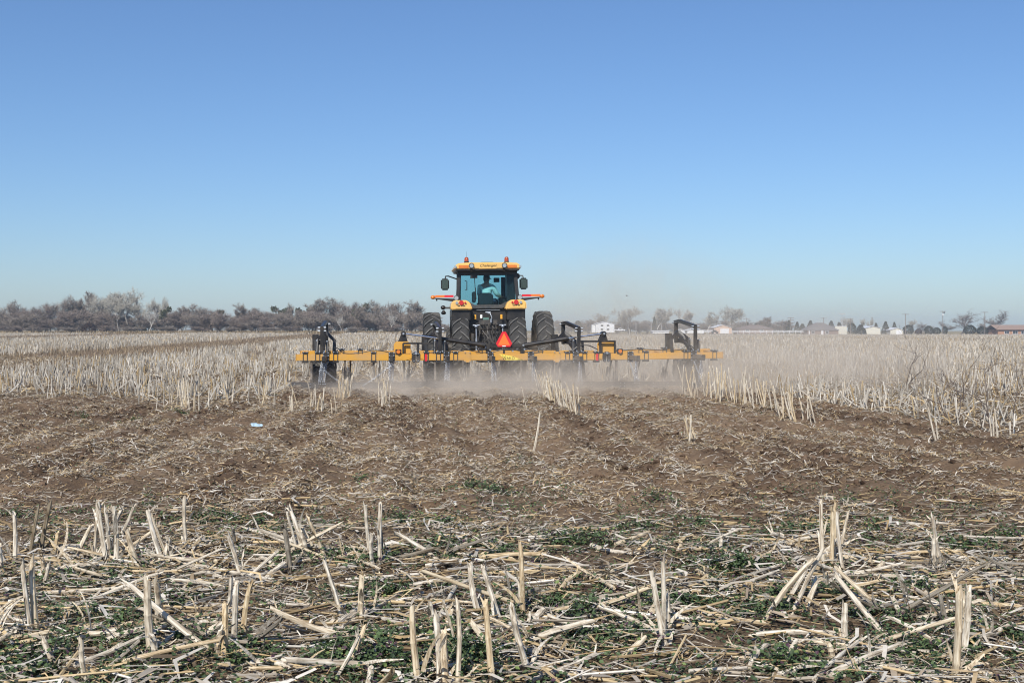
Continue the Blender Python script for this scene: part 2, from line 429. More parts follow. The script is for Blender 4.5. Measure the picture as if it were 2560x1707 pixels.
# pixel tracings of the photograph's own stalks, turned into places on the ground (base, tip, s standing / d dark / l lying / p propped)
A = 0; B = 850; C = 1660; K = 900/2352
HERO = [
 (A,90,540,90,200,'s'),(A,30,600,0,420,'s'),(A,190,480,250,170,'d'),(A,262,450,330,140,'d'),(A,340,500,375,340,'s'),(A,480,500,600,290,'p'),
 (A,610,500,635,150,'s'),(A,705,555,640,150,'s'),(A,715,500,690,190,'s'),(A,755,560,740,180,'s'),(A,770,370,880,155,'s'),(A,730,330,800,185,'s'),
 (A,600,510,720,370,'p'),(A,1085,570,965,200,'s'),(A,1110,500,990,230,'s'),(A,1130,540,1090,370,'s'),(A,935,585,830,330,'s'),(A,1220,440,1205,115,'s'),
 (A,1230,455,1190,360,'s'),(A,1585,640,1490,360,'s'),(A,1520,450,1515,310,'d'),(A,1955,490,1875,210,'s'),(A,1990,520,1890,170,'s'),(A,2010,530,1960,330,'s'),
 (A,2070,480,1975,310,'s'),(A,2140,520,2010,240,'s'),(A,1895,600,1855,290,'d'),(A,2255,940,2120,530,'s'),(A,215,1025,145,545,'s'),(A,245,1020,205,520,'s'),
 (A,255,640,270,500,'s'),(A,270,700,320,540,'s'),(A,1000,1160,965,655,'s'),(A,1020,960,1015,650,'s'),(A,1465,1180,1470,800,'s'),(A,1475,920,1510,640,'s'),
 (A,1530,1080,1545,660,'s'),(A,1590,1000,1640,670,'s'),(A,1420,1170,1440,970,'s'),(A,575,1345,530,1040,'s'),(A,390,1225,280,1030,'s'),(A,1010,1220,990,1000,'s'),
 (A,300,510,670,715,'l'),(A,800,615,1190,680,'l'),(A,1050,720,1300,685,'l'),(A,590,855,960,930,'l'),(A,2110,1090,2345,915,'l'),(A,2170,1300,2350,1000,'p'),
 (A,490,1255,950,1110,'l'),(A,410,880,690,880,'l'),(A,1750,790,2010,900,'l'),(A,1650,345,1880,470,'l'),(A,780,395,1010,500,'l'),(A,1150,550,1600,660,'l'),
 (A,1290,480,1440,590,'l'),(A,350,620,660,600,'l'),(A,0,870,150,970,'l'),(A,0,1100,290,1090,'l'),(A,1700,530,1780,575,'l'),(A,1260,1100,1450,930,'p'),
 (A,1560,700,1870,600,'l'),(A,1710,650,1860,540,'p'),(A,1180,570,1480,685,'l'),(A,1100,430,1320,540,'l'),(A,480,1010,880,970,'l'),(A,700,1090,950,1080,'l'),
 (A,1130,970,1430,965,'l'),(A,560,1060,760,1050,'l'),(A,260,750,760,775,'l'),(A,2200,530,2352,510,'l'),(A,1990,970,2200,1015,'l'),(A,1640,1230,1900,1280,'l'),
 (B,200,480,165,165,'s'),(B,225,560,210,350,'s'),(B,265,550,265,155,'s'),(B,700,545,370,350,'p'),(B,510,545,720,555,'l'),(B,1195,880,1180,420,'s'),
 (B,1180,870,1170,640,'s'),(B,930,880,850,540,'s'),(B,1060,930,930,560,'s'),(B,130,940,140,630,'s'),(B,170,940,172,850,'s'),(B,40,940,0,800,'s'),
 (B,0,1010,390,780,'l'),(B,0,1240,165,940,'p'),(B,150,1345,200,1220,'s'),(B,525,1335,470,820,'s'),(B,590,960,585,790,'s'),(B,650,1335,625,890,'s'),
 (B,700,1345,680,990,'s'),(B,762,1335,765,780,'s'),(B,1000,1335,950,780,'s'),(B,1250,1250,1120,820,'s'),(B,1090,1160,850,910,'p'),(B,2130,1090,2035,590,'s'),
 (B,2120,1080,2110,520,'s'),(B,2140,960,2130,720,'s'),(B,970,500,1200,530,'l'),(B,1620,640,1790,760,'l'),(B,1640,670,1900,600,'l'),(B,1930,920,2070,850,'p'),
 (B,1640,450,1950,525,'l'),(B,420,720,780,690,'l'),(B,600,780,870,700,'l'),(B,890,530,1320,540,'l'),(B,120,760,480,860,'l'),(B,560,580,780,585,'l'),
 (B,1330,905,1500,920,'l'),(B,740,465,900,430,'l'),(B,80,450,200,490,'l'),(B,100,535,270,620,'l'),(B,0,530,200,505,'l'),(B,1750,1180,1990,1030,'p'),
 (B,480,800,540,765,'l'),(B,1200,970,1330,1090,'p'),(B,640,980,730,870,'p'),(B,820,1040,930,960,'l'),(B,2150,760,2352,765,'l'),(B,1440,750,1560,680,'l'),
 (C,1045,570,1025,145,'s'),(C,1085,580,1100,170,'s'),(C,1112,540,1117,160,'s'),(C,1140,480,1205,205,'s'),(C,1178,590,1130,200,'s'),
 (C,640,920,985,510,'q'),(C,820,880,1045,440,'q'),(C,890,870,1000,640,'q'),(C,1450,1000,1120,620,'q'),(C,1500,870,1120,570,'q'),(C,1010,750,1210,600,'q'),
 (C,740,850,930,590,'q'),(C,1815,540,1755,240,'s'),(C,1780,590,1765,375,'s'),(C,1180,1070,1185,800,'s'),(C,1155,1060,1150,970,'s'),(C,1895,1290,1925,680,'s'),
 (C,1945,1160,1990,690,'s'),(C,1930,1050,1950,720,'s'),(C,1870,990,1805,750,'d'),(C,635,520,960,385,'l'),(C,1080,1290,1600,1120,'l'),(C,980,1310,1300,1100,'l'),
 (C,1580,710,1820,880,'l'),(C,590,620,980,520,'l'),(C,430,730,740,640,'l'),(C,1830,640,1960,570,'p'),(C,1545,910,1490,760,'s'),(C,770,1210,870,1040,'p'),
 (C,1000,125,1120,122,'l'),(C,1135,200,1370,150,'l'),(C,210,600,410,700,'l'),(C,1320,610,1430,575,'l'),(C,1090,1165,1060,1050,'s'),(C,1750,1150,1840,1200,'l'),
 (C,700,380,780,415,'l'),(C,380,490,378,370,'s'),(C,75,460,110,405,'s'),(C,2000,605,2300,690,'l'),(C,1700,715,1900,705,'l'),(C,1590,1260,1380,1240,'l'),
 (C,2020,830,2352,880,'l'),(C,1640,655,1790,690,'l'),(C,560,1250,680,1150,'l'),(C,2080,1090,2290,1030,'l'),(C,720,1290,950,1215,'l'),
]
hero_pts = []
ST = [(G(o_+a_*K, 1200+b_*K), P(o_+c_*K, 1200+d_*K, G(o_+a_*K, 1200+b_*K)[1]).z) for (o_, a_, b_, c_, d_, k_) in HERO if k_ in 'sd']
def company(gx, gy, top):
    nb = [h_ for (q, h_) in ST if (q[0]-gx)**2+((q[1]-gy)*.6)**2 < .30**2]; c_ = len(nb)
    if c_ <= 1: return 'standing alone among weeds and straw'
    rk = sum(1 for h_ in nb if h_ > top+.004)
    return f"{['tallest', 'second tallest', 'third tallest', 'fourth tallest'][rk] if rk < 4 else 'a short one'} in its {'pair' if c_ == 2 else 'bunch of '+str(c_)}"
for (off, x0, y0, x1, y1, kd) in HERO:
    px0, py0, px1, py1 = off+x0*K, 1200+y0*K, off+x1*K, 1200+y1*K
    gx, gy = G(px0, py0); random.seed(int(px0*7+py0*13))
    if kd in 'sdpq':
        dy = random.uniform(-.06, .06)
        if kd == 'p': dy = random.uniform(.05, .18)
        if kd == 'q':    # propped poles of the little tent meet near one point above the ground
            dy = random.uniform(.15, .3)
        Y1 = gy+dy; t = P(px1, py1, Y1)
        gz = hz(gx, gy)
        a = Vector((gx, gy, gz-.03)); L = (t-a).length
        if t.z < gz+.06: t.z = gz+.06
        lean = (t.x-a.x)/max(.05, t.z-a.z)
        me = random.choice(STANDD if kd == 'd' else (STAND if kd == 's' else LEAN))
        if kd == 'q': lab = 'corn stalk propped against the tent-shaped bundle of leaning stalks'; gp = 'propped stalks of the tent-shaped bundle'
        else: lab = stand_label(L, lean, kd, company(gx, gy, t.z)); gp = GS+': '+lab.split(' cut ')[0]
        place_stalk('corn_stalk', me, a, t, lab, gp, thick=random.uniform(.95, 1.45)*(.9 if gy > 8 else 1))
        hero_pts.append((gx, gy))
    else:
        hx, hy = G(px1, py1)
        if abs(hy-gy) > .9: hy = gy+.9*(1 if hy > gy else -1)
        hx = (px1-CX)/FPX*hy
        a = Vector((gx, gy, hz(gx, gy)+.02)); t = Vector((hx, hy, hz(hx, hy)+random.uniform(.02, .07)))
        L = (t-a).length; h = 'long' if L > .55 else ('half-length' if L > .3 else 'short')
        sl = abs(hy-gy)/max(.01, abs(hx-gx)); orr = 'crossways' if sl < .35 else ('slantwise' if sl < 1.2 else 'lengthways')
        cw = 'thin' if L < .2 else ('thick' if int(px0) % 3 == 0 else 'split')
        lab = f'{h} {cw} dry corn stalk lying {orr} on straw and weeds'
        place_stalk('lying_corn_stalk', random.choice(LIE), a, t, lab, GLN+': '+h+' '+cw+' '+orr, thick=random.uniform(.85, 1.35))
# more broken stalks tangled round the standing ones
random.seed(909)
for i in range(95):
    hx0, hy0 = random.choice(hero_pts); x0 = hx0+random.gauss(0, .28); y0 = hy0+random.gauss(0, .25)
    if y0 < 4.9 or y0 > 9.6 or abs(x0) > .43*y0: continue
    L = random.uniform(.16, .52); az = random.gauss(0, .6)+(math.pi if random.random() < .5 else 0); rise = random.choice([.02, .03, .05, .12, .22, .35]); z0 = hz(x0, y0)
    x1, y1 = x0+L*math.cos(az), y0+L*math.sin(az)
    pos_ = 'propped up at one end' if rise > .1 else 'lying flat'; h = 'long' if L > .4 else ('half-length' if L > .27 else 'short')
    mz = random.random() < .2
    lab = f"{h} {'dark' if mz else 'bleached'} broken corn stalk {pos_} in the foreground tangle"
    place_stalk('lying_corn_stalk', random.choice(STANDD if mz else LIE), (x0, y0, z0+.015), (x1, y1, hz(x1, y1)+.02+rise*L*1.6), lab, 'broken stalks in the foreground tangle: '+lab.split(' broken')[0]+' '+pos_, thick=random.uniform(.75, 1.3))
# the rows the shanks missed, and the last stalks of the standing crop's edge
def row_clump(px0, py0, px1, py1, nn, label, group, hgt=.5, spread=.07, lean=(0, 0)):
    g0 = G(px0, py0); g1 = G(px1, py1)
    for i in range(nn):
        t = (i+random.random())/nn; x = g0[0]*(1-t)+g1[0]*t+random.gauss(0, spread); y = g0[1]*(1-t)+g1[1]*t+random.gauss(0, .1)
        L = hgt*random.uniform(.62, 1.08); z = hz(x, y)
        lx = random.gauss(lean[0], .13); ly = random.gauss(lean[1], .1)
        place_stalk('corn_stalk', random.choice(MIDST), (x, y, z-.03), (x+lx*L, y+ly*L, z+L), label, group, thick=random.uniform(.65, 1.05))
random.seed(77)
row_clump(1448, 1052, 1352, 985, 44, 'pale corn stalk in the dense leaning row left standing behind the cultivator centre', 'row left standing behind the cultivator centre', .52, .06, (-.22, 0))
row_clump(2040, 1062, 1890, 1018, 26, 'pale corn stalk in the long row left standing beside the dusty wheel track', 'row left standing beside the dusty wheel track', .5, .09, (-.15, 0))
row_clump(1890, 1018, 1716, 985, 50, 'pale corn stalk in the long row left standing beside the dusty wheel track', 'row left standing beside the dusty wheel track', .62, .16, (-.05, 0))
row_clump(958, 1018, 960, 1006, 13, 'corn stalk in the tight bunch standing alone under the left wing chains', 'tight bunch under the left wing', .45, .07)
row_clump(868, 1000, 852, 990, 15, 'corn stalk in the bushy bunch behind the slack drag chain', 'bushy bunch behind the slack drag chain', .5, .08)
row_clump(812, 1035, 752, 1020, 16, 'corn stalk in the loose broken clump behind the left tower', 'loose broken clump behind the left tower', .4, .22)
row_clump(1727, 1117, 1731, 1100, 5, 'corn stalk in the lone clump on bare tilled soil', 'lone clump on bare tilled soil', .36, .04, (-.12, 0))
row_clump(2345, 1116, 2346, 1112, 2, 'lone thick corn stub standing on tilled soil by the dead brush', 'lone stub by the dead brush', .45, .02)
row_clump(2495, 1108, 2500, 1100, 3, 'pale corn stub rising beside the tangle of dead brush', 'stubs beside the dead brush', .5, .06)
row_clump(2105, 1030, 2110, 1010, 2, 'single golden corn stub with leaf tip on the dusty track', 'single golden stub on the dusty track', .5, .04)
row_clump(1331, 1125, 1331, 1124, 1, 'single thin white stem standing on the tilled soil', 'thin white stem on tilled soil', .5, .0)
row_clump(1318, 1030, 1316, 1029, 1, 'single bent white stem behind the cultivator', 'bent white stem behind the cultivator', .55, .0, (-.3, 0))
row_clump(500, 1030, 440, 1015, 22, 'corn stalk in the dense corner clump where the standing stubble ends', 'corner clump of the standing stubble', .5, .12)
row_clump(640, 1025, 600, 1000, 8, 'separate corn stalk standing off the edge of the stubble', 'separate stalks off the stubble edge', .5, .3)

# ------------------------------------------------------------------ bulk stubble, litter, clods, weeds as masses
def rotm(yaw, leanx, leany):
    cz, sz = np.cos(yaw), np.sin(yaw); N = len(yaw)
    Zv = np.stack([leanx, leany, np.ones(N)], 1); Zv /= np.linalg.norm(Zv, axis=1)[:, None]
    X0 = np.stack([cz, sz, np.zeros(N)], 1); Yv = np.cross(Zv, X0); Yv /= np.linalg.norm(Yv, axis=1)[:, None]
    Xv = np.cross(Yv, Zv)
    return np.stack([Xv, Yv, Zv], 2)
def merge(name, tv, tf, pos, R, S, col, m, label, jit=0.0, parent=None):
    N = len(pos); V = tv[None]*S[:, None, :]
    if jit: V = V*(1+jit*(RNG.random((N, len(tv), 1))-.5))
    V = np.einsum('nij,nkj->nki', R, V)+pos[:, None, :]
    F = tf[None]+(np.arange(N)*len(tv))[:, None, None]
    C_ = np.repeat(col, len(tf), 0)
    me = np_mesh(name, V.reshape(-1, 3), F.reshape(-1, tf.shape[1]), col=C_)
    o = link(name, me, m, parent)
    if not parent: tag(o, label, name.split('_')[-1], kind='stuff')
    return o
def prism_t(k, cap):
    v = [(math.cos(2*math.pi*i/k), math.sin(2*math.pi*i/k), 0) for i in range(k)]+[(.85*math.cos(2*math.pi*i/k), .85*math.sin(2*math.pi*i/k), 1+.05*math.sin(i*2.3)) for i in range(k)]
    f = []
    for i in range(k): j = (i+1)%k; f += [(i, j, k+j), (i, k+j, k+i)]
    if cap:
        for i in range(1, k-1): f.append((k, k+i, k+i+1))
    return np.array(v, float), np.array(f)
M_STUB = attr_mat('stubble_straw', .8, .28, 25)
def straw_cols(N, bnd, gold=.22):
    t = RNG.random((N, 1)); g = (RNG.random((N, 1)) < gold)
    c = (1-t)*np.array([[.40, .345, .27]])+t*np.array([[.74, .69, .60]])
    cg = (1-t)*np.array([[.40, .28, .14]])+t*np.array([[.62, .48, .28]])
    c = np.where(g, cg, c)
    cd_ = (1-t)*np.array([[.13, .088, .05]])+t*np.array([[.36, .26, .15]])
    return c*(1-bnd[:, None])+cd_*bnd[:, None]
TRX, TRY = -.66, 34.3
def in_tractor(x, y):
    lx = (x-TRX)*TC+(y-TRY)*TS; ly = -(x-TRX)*TS+(y-TRY)*TC
    return (np.abs(lx) < 1.95) & (ly > -1.3) & (ly < 4.2)
def stubble(y0, y1, per_m, rsp, rad, hgt, tmpl, name, label, gold=.14, lean=.18, wide=1.0, hj=(.42, 1.12), fall=.18):
    # stalks along real rows 0.76 m apart, running with the machine's heading
    rmax = .47*y1+y1*.1; rows = np.arange(-rmax, rmax, rsp); out = []
    per = int((y1-y0)*per_m)
    R_, Yr = np.meshgrid(rows, np.arange(per)); N = R_.size
    yy = y0+(Yr.ravel()+RNG.random(N))/per_m
    rr = R_.ravel()+RNG.normal(0, .05*wide, N)
    xx = rr-(yy-31)*math.tan(YAW)
    keep = np.abs(xx) < .46*yy+1
    xx, yy = xx[keep], yy[keep]
    t = tilled(xx, yy); bnd = band(xx, yy)
    patch = fbm(xx/2.3, yy/2.3, 3, 33); big = fbm(xx/14, yy/20, 3, 35)
    edge_ = sstep(-.5, 5.0, yy-np.where(rowc(xx, yy) > 5.3, 15.6, np.interp(xx, LX, LY)))
    rgt0 = sstep(4.5, 6.5, rowc(xx, yy))*(1-sstep(24, 36, yy))
    pk = (1-t)*(1-.5*bnd)*np.clip(.34+3.0*(patch-.37), .05, 1)*(.22+.78*edge_)*(1-.45*rgt0)
    rc = rowc(xx, yy)
    behind = (np.abs(rc) < 5.4) & (yy < 31.6)
    keep = (RNG.random(len(xx)) < pk) & ~in_tractor(xx, yy) & ~behind & (yy > 13)
    xx, yy, bnd, big = xx[keep], yy[keep], bnd[keep], big[keep]; N = len(xx)
    H = hgt*RNG.uniform(hj[0], hj[1], N)*(1-.4*bnd)*(.75+.5*big)
    rgt = sstep(4.5, 7.0, rowc(xx, yy))*(1-sstep(26, 38, yy))
    fallen = RNG.random(N) < fall+.30*rgt
    H = H*(1-.28*rgt*RNG.random(N))
    lx = RNG.normal(0, lean, N)+np.where(fallen, RNG.normal(0, 1.2, N), 0); ly = RNG.normal(0, lean, N)+np.where(fallen, RNG.normal(0, .9, N), 0)
    rd = rad*RNG.uniform(.65, 1.25, N)
    S = np.stack([rd, rd, H], 1)
    pos = np.stack([xx, yy, height(xx, yy)-.03], 1)
    bn = np.clip(bnd*.8+.35*np.clip((big-.55)*4, 0, 1)*0+RNG.normal(0, .08, N), 0, 1)
    merge(name, tmpl[0], tmpl[1], pos, rotm(RNG.random(N)*6.28, lx, ly), S, straw_cols(N, bn, gold)*((.56+.64*fbm(xx/1.1, yy/3.0, 3, 37))*RNG.uniform(.62, 1.1, N))[:, None], M_STUB, label)
    return N
cnt = []
cnt.append(stubble(13, 34, 20.0, .76, .0125, .50, prism_t(5, True), 'corn_stubble', 'pale standing corn stubble along the field edge nearest the tilled soil'))
cnt.append(stubble(34, 62, 13.0, .76, .0135, .50, prism_t(4, True), 'corn_stubble', 'pale standing corn stubble around the tractor'))
cnt.append(stubble(62, 130, 7.0, .76, .018, .50, prism_t(3, False), 'corn_stubble', 'pale corn stubble rows in the middle of the field'))
cnt.append(stubble(130, 300, 2.6, .95, .03, .50, prism_t(3, False), 'corn_stubble', 'far corn stubble reaching towards the trees', wide=3))
cnt.append(stubble(300, 600, .75, 2.2, .07, .5, prism_t(3, False), 'corn_stubble', 'farthest corn stubble in front of houses and woodland', wide=8, hj=(.5, 1.0)))

# litter: bent shreds of leaf and husk
def shred_t(bend=0.0):
    v = np.array([(-.4, -1, 0), (.5, -.93, 0), (-.5, 0, .18), (.5, 0, .12), (-.25, 1, 0), (.30, .92, .04)], float)
    v[:, 0] += bend*(1-v[:, 1]**2)
    v[:, 1] *= .5
    f = np.array([(0, 1, 3), (0, 3, 2), (2, 3, 5), (2, 5, 4)])
    return v, f
def sample(y0, y1, dens, wmax=.46):
    N = int(dens*wmax*(y1*y1-y0*y0)); y = np.sqrt(RNG.uniform(y0*y0, y1*y1, N)); x = RNG.uniform(-wmax, wmax, N)*y
    return x, y
def litter(y0, y1, dens, lr, wr, name, label, mask, gold=.35, up=.25, cdark=.35, lift=.012, bow=.45, tiny=False):
    x, y = sample(y0, y1, dens); k = RNG.random(len(x)) < mask(x, y); x, y = x[k], y[k]; N = len(x)
    L = np.exp(RNG.uniform(math.log(lr[0]), math.log(lr[1]), N)); W = RNG.uniform(wr[0], wr[1], N)
    S = np.stack([W, L, L*RNG.uniform(-.4, 1.2, N)*bow], 1)
    # tilt: local y axis along the piece, so tilt the normal
    R = rotm(RNG.random(N)*6.28, RNG.normal(0, up, N), RNG.normal(0, up, N))
    pos = np.stack([x, y, height(x, y)+lift*RNG.uniform(.1, 1.6, N)], 1)
    if tiny:    # smallest chaff: one folded flake each
        merge(name, np.array([(-.5, -.5, 0), (.4, -.45, .02), (.5, .5, .0), (-.3, .42, .03)]), np.array([(0, 1, 2), (0, 2, 3)]), pos, R, S, straw_cols(N, (RNG.random(N) < cdark)*RNG.uniform(.3, 1, N), gold)*RNG.uniform(.45, .95, (N, 1))*np.array([[1.0, .94, .85]]), M_STUB, label)
        return N
    cl_ = straw_cols(N, (RNG.random(N) < cdark)*RNG.uniform(.3, 1, N), gold)*RNG.uniform(.65, 1.05, (N, 1)); g_ = RNG.integers(0, 4, N)
    tv_, tf_ = shred_t(); bb_ = np.array([-7, -2.5, 2, 6])[g_]
    V = tv_[None]*S[:, None, :]; V[:, 2:4, 0] += (bb_*S[:, 0]*.6)[:, None]
    V = np.einsum('nij,nkj->nki', R, V)+pos[:, None, :]; F = tf_[None]+(np.arange(N)*len(tv_))[:, None, None]
    tag(link(name, np_mesh(name, V.reshape(-1, 3), F.reshape(-1, 3), col=np.repeat(cl_, len(tf_), 0)), M_STUB), label, 'litter', kind='stuff')
    return N
fgm = lambda x, y: np.clip(.10+.9*(1-sstep(7.4, 10.8, y+4.5*(fbm(x/.9, y/.7, 4, 99)-.5))), 0, 1)
pt = lambda x, y: np.clip((fbm(x/.45, y/.45, 3, 71)-.30)*3.6, .28, 1)*np.clip((fbm(x/2.2, y/1.4, 2, 75)-.2)*2.4, .35, 1)
cnt.append(litter(9, 31, 1100, (.018, .08), (.005, .015), 'chaff_litter', 'fine chaff and husk flakes strewn over the tilled soil', lambda x, y: np.clip(tilled(x, y), .25, 1)*pt(x, y), up=.35, tiny=True))
cnt.append(litter(9, 31, 470, (.05, .20), (.004, .011), 'straw_litter', 'chopped straw shreds strewn over the tilled soil', lambda x, y: np.clip(tilled(x, y), .25, 1)*pt(x, y), up=.3))
cnt.append(litter(11, 26, 14, (.10, .30), (.006, .014), 'straw_litter', 'larger straw pieces scattered over the tilled soil', lambda x, y: pt(x, y), up=.22, lift=.03))
cnt.append(litter(4.4, 11.4, 1250, (.03, .16), (.002, .008), 'straw_litter', 'matted straw shreds covering the ground between foreground stalks', lambda x, y: fgm(x, y)*np.clip((fbm(x/.45, y/.3, 3, 91)-.30)*3, .06, 1), up=.22, lift=.025, bow=.3, cdark=.5))
cnt.append(litter(4.4, 10.2, 150, (.07, .26), (.010, .028), 'straw_litter', 'broad husk strips lying between foreground stalks', lambda x, y: fgm(x, y)*np.clip((fbm(x/.6, y/.6, 3, 95)-.34)*4, .05, 1), up=.2, lift=.04, bow=.5))
# broken stem pieces: thin rods lying mostly crossways, in drifts
x, y = sample(4.4, 11.2, 130); k = RNG.random(len(x)) < fgm(x, y)*np.clip((fbm(x/.9, y/.45, 3, 97)-.33)*4, .04, 1); x, y = x[k], y[k]; N = len(x)
ang = np.where(RNG.random(N) < .62, RNG.normal(0, .55, N), RNG.random(N)*6.28); Ls = np.exp(RNG.uniform(math.log(.08), math.log(.48), N))
Ls = Ls*(1-.5*sstep(8.2, 10.2, y))
dx, dy, dz = np.cos(ang), np.sin(ang), RNG.normal(.03, .10, N)
rd = np.where(RNG.random(N) < .72, RNG.uniform(.0014, .0045, N), RNG.uniform(.005, .0105, N)); S = np.stack([rd, rd, Ls], 1)
base = np.stack([x-dx*Ls/2, y-dy*Ls/2, height(x, y)+.012+np.abs(RNG.normal(0, .02, N))-dz*Ls/2], 1)
Zv = np.stack([dx, dy, dz], 1); Zv /= np.linalg.norm(Zv, axis=1)[:, None]; Xv = np.cross(Zv, np.array([[0, 0, 1.0]])); Xv /= np.linalg.norm(Xv, axis=1)[:, None]; Yv = np.cross(Zv, Xv)
merge('stem_litter', *prism_t(5, True), base, np.stack([Xv, Yv, Zv], 2), S, straw_cols(N, (RNG.random(N) < .38)*RNG.uniform(.2, 1, N), .42)*RNG.uniform(.55, 1.05, (N, 1)), M_STUB, 'broken straw stems drifted crossways between foreground stalks'); cnt.append(N)
cnt.append(litter(14, 62, 26, (.15, .6), (.008, .02), 'straw_litter', 'fallen leaves and stems between the standing stubble', lambda x, y: (1-tilled(x, y))*(y > 14), up=.35, lift=.07, gold=.5))
# thin dry twigs of chaff in the tilled strip near right edge etc. come with the masses above
# soil clods
bm = bmesh.new(); bmesh.ops.create_icosphere(bm, subdivisions=1, radius=1)
cv = np.array([v.co[:] for v in bm.verts]); cf = np.array([[v.index for v in f.verts] for f in bm.faces]); bm.free()
x, y = sample(9.5, 30, 130); k = RNG.random(len(x)) < tilled(x, y)*np.clip(.08+.9*dampness(x, y), 0, 1); x, y = x[k], y[k]; N = len(x)
s = np.minimum(np.exp(RNG.normal(math.log(.017), .55, N)), .042); S = np.stack([s*RNG.uniform(.8, 1.5, N), s*RNG.uniform(.8, 1.5, N), s*RNG.uniform(.5, .95, N)], 1)
tcol = RNG.random((N, 1)); ccol = (1-tcol)*np.array([[.060, .038, .025]])+tcol*np.array([[.16, .108, .072]])
M_CLOD = attr_mat('dry_clod', .95, .3, 60, spec=.1)
merge('soil_clods', cv, cf, np.stack([x, y, height(x, y)], 1), rotm(RNG.random(N)*6.28, RNG.normal(0, .4, N), RNG.normal(0, .4, N)), S, ccol, M_CLOD, 'crumbled brown soil clods turned up by the cultivator', jit=.5)
cnt.append(N)
# green weeds: low mats of small leaves
lv = np.array([(0, 0, 0), (.5, .45, .12), (0, 1, .0), (-.5, .45, .12)], float); lf = np.array([(0, 1, 2), (0, 2, 3)])
GP = [(500,1305,.45),(560,1290,.3),(880,1390,.5),(700,1400,.45),(260,1450,.6),(300,1460,.4),(140,1690,.7),(60,1640,.6),(330,1560,.5),(450,1620,.6),(850,1640,.6),(1000,1300,.4),
      (1100,1310,.35),(950,1400,.5),(1180,1375,.45),(1230,1390,.4),(1420,1360,.5),(1550,1350,.45),(1620,1320,.4),(1400,1520,.6),(1330,1550,.6),(1340,1590,.5),(1200,1660,.8),(1020,1640,.7),
      (980,1490,.5),(1760,1410,.5),(1850,1420,.5),(1880,1530,.5),(1960,1500,.4),(2080,1510,.5),(2000,1340,.4),(2180,1330,.45),(2420,1370,.35),(2200,1540,.4),(2420,1630,.5),(2520,1610,.6),
      (2300,1480,.35),(1690,1510,.4),(1500,1600,.4),(700,1330,.3),(640,1310,.3),(420,1530,.6),(600,1680,.6),(2300,1650,.5),(1950,1670,.5),(1280,1160,.2),(1180,1225,.35),(900,1195,.2),
      (2130,1255,.25),(1640,1260,.3),(1750,1310,.3),(330,1060,.3),(210,1045,.3),(460,1035,.5),(300,1290,.3),(30,1290,.3),(1330,1180,.25),(1240,1230,.3),(2520,1350,.4)]
wx, wy, wsz = [], [], []
for (px, py, rr) in GP:
    gx, gy = G(px, py); nn = int(1500*rr*rr*(1.6 if gy < 9 else 1.0)/.35)
    a = RNG.random(nn)*6.28; q = np.abs(RNG.normal(0, .55, nn))*rr
    wx.append(gx+q*np.cos(a)*1.3); wy.append(gy+q*np.sin(a)*.9); wsz.append(np.full(nn, .016))
x, y = sample(4.4, 11.6, 1300); pm = fbm(x/.5, y/.4, 3, 81); k = (pm > .50) & (RNG.random(len(x)) < .95*(1-.9*tilled(x, y))); wx.append(x[k]); wy.append(y[k]); wsz.append(np.full(k.sum(), .015))
x, y = sample(10, 30, 60); pm = fbm(x/.5, y/.5, 3, 83); k = pm > .66; wx.append(x[k]); wy.append(y[k]); wsz.append(np.full(k.sum(), .018))
x = np.concatenate(wx); y = np.concatenate(wy); s = np.concatenate(wsz)
k = fbm(x/.16, y/.16, 2, 87) > .42; x, y, s = x[k], y[k], s[k]; N = len(x); cnt.append(N)
s = s*RNG.uniform(.6, 1.5, N); S = np.stack([s, s*1.25, s], 1)
zz = height(x, y)+.008+np.abs(RNG.normal(0, .028, N))*np.clip((fbm(x/.2, y/.2, 2, 88))*2, .3, 1.6)
t = RNG.random((N, 1)); wc = (1-t)*np.array([[.026, .042, .019]])+t*np.array([[.090, .138, .052]])
wc = np.where(RNG.random((N, 1)) < .05, np.array([[.15, .20, .06]]), wc); wc = np.where(RNG.random((N, 1)) < .06, np.array([[.07, .035, .05]]), wc)
M_WEED = attr_mat('weed_leaf', .6, .2, 40, spec=.35)
merge('green_weeds', lv, lf, np.stack([x, y, zz], 1), rotm(RNG.random(N)*6.28, RNG.normal(0, .5, N), RNG.normal(0, .5, N)), S, wc, M_WEED, 'low dark green weeds creeping between the foreground stalks')
print('COUNTS', cnt)

# ------------------------------------------------------------------ dead brush on the right, scrap of paper
def twig_tree(mb, p, d, L, r, lev, kids=3, crook=.35, minr=.0015):
    pts = [Vector(p)]; d = Vector(d).normalized(); dirs = [d.copy()]
    for i in range(4):
        d = (d+Vector((random.gauss(0, crook), random.gauss(0, crook), random.gauss(0, crook*.7)))*.45).normalized()
        pts.append(pts[-1]+d*L/4); dirs.append(d.copy())
    mb.tube(pts, [max(minr, r*(1-.16*i)) for i in range(5)], 5 if lev > 1 else 3, caps=False)
    if lev > 0:
        for k in range(kids):
            i = random.choice([1, 2, 3, 4]); a = Vector((random.gauss(0, 1), random.gauss(0, 1), random.gauss(.2, .6))).normalized()
            twig_tree(mb, pts[i], (dirs[i]+a*.9), L*random.uniform(.45, .75), r*.55, lev-1, kids, crook, minr)
M_BRUSH = mat('dead_brush_bark', (.085, .065, .055), .9, var=.3, scale=20)
random.seed(12)
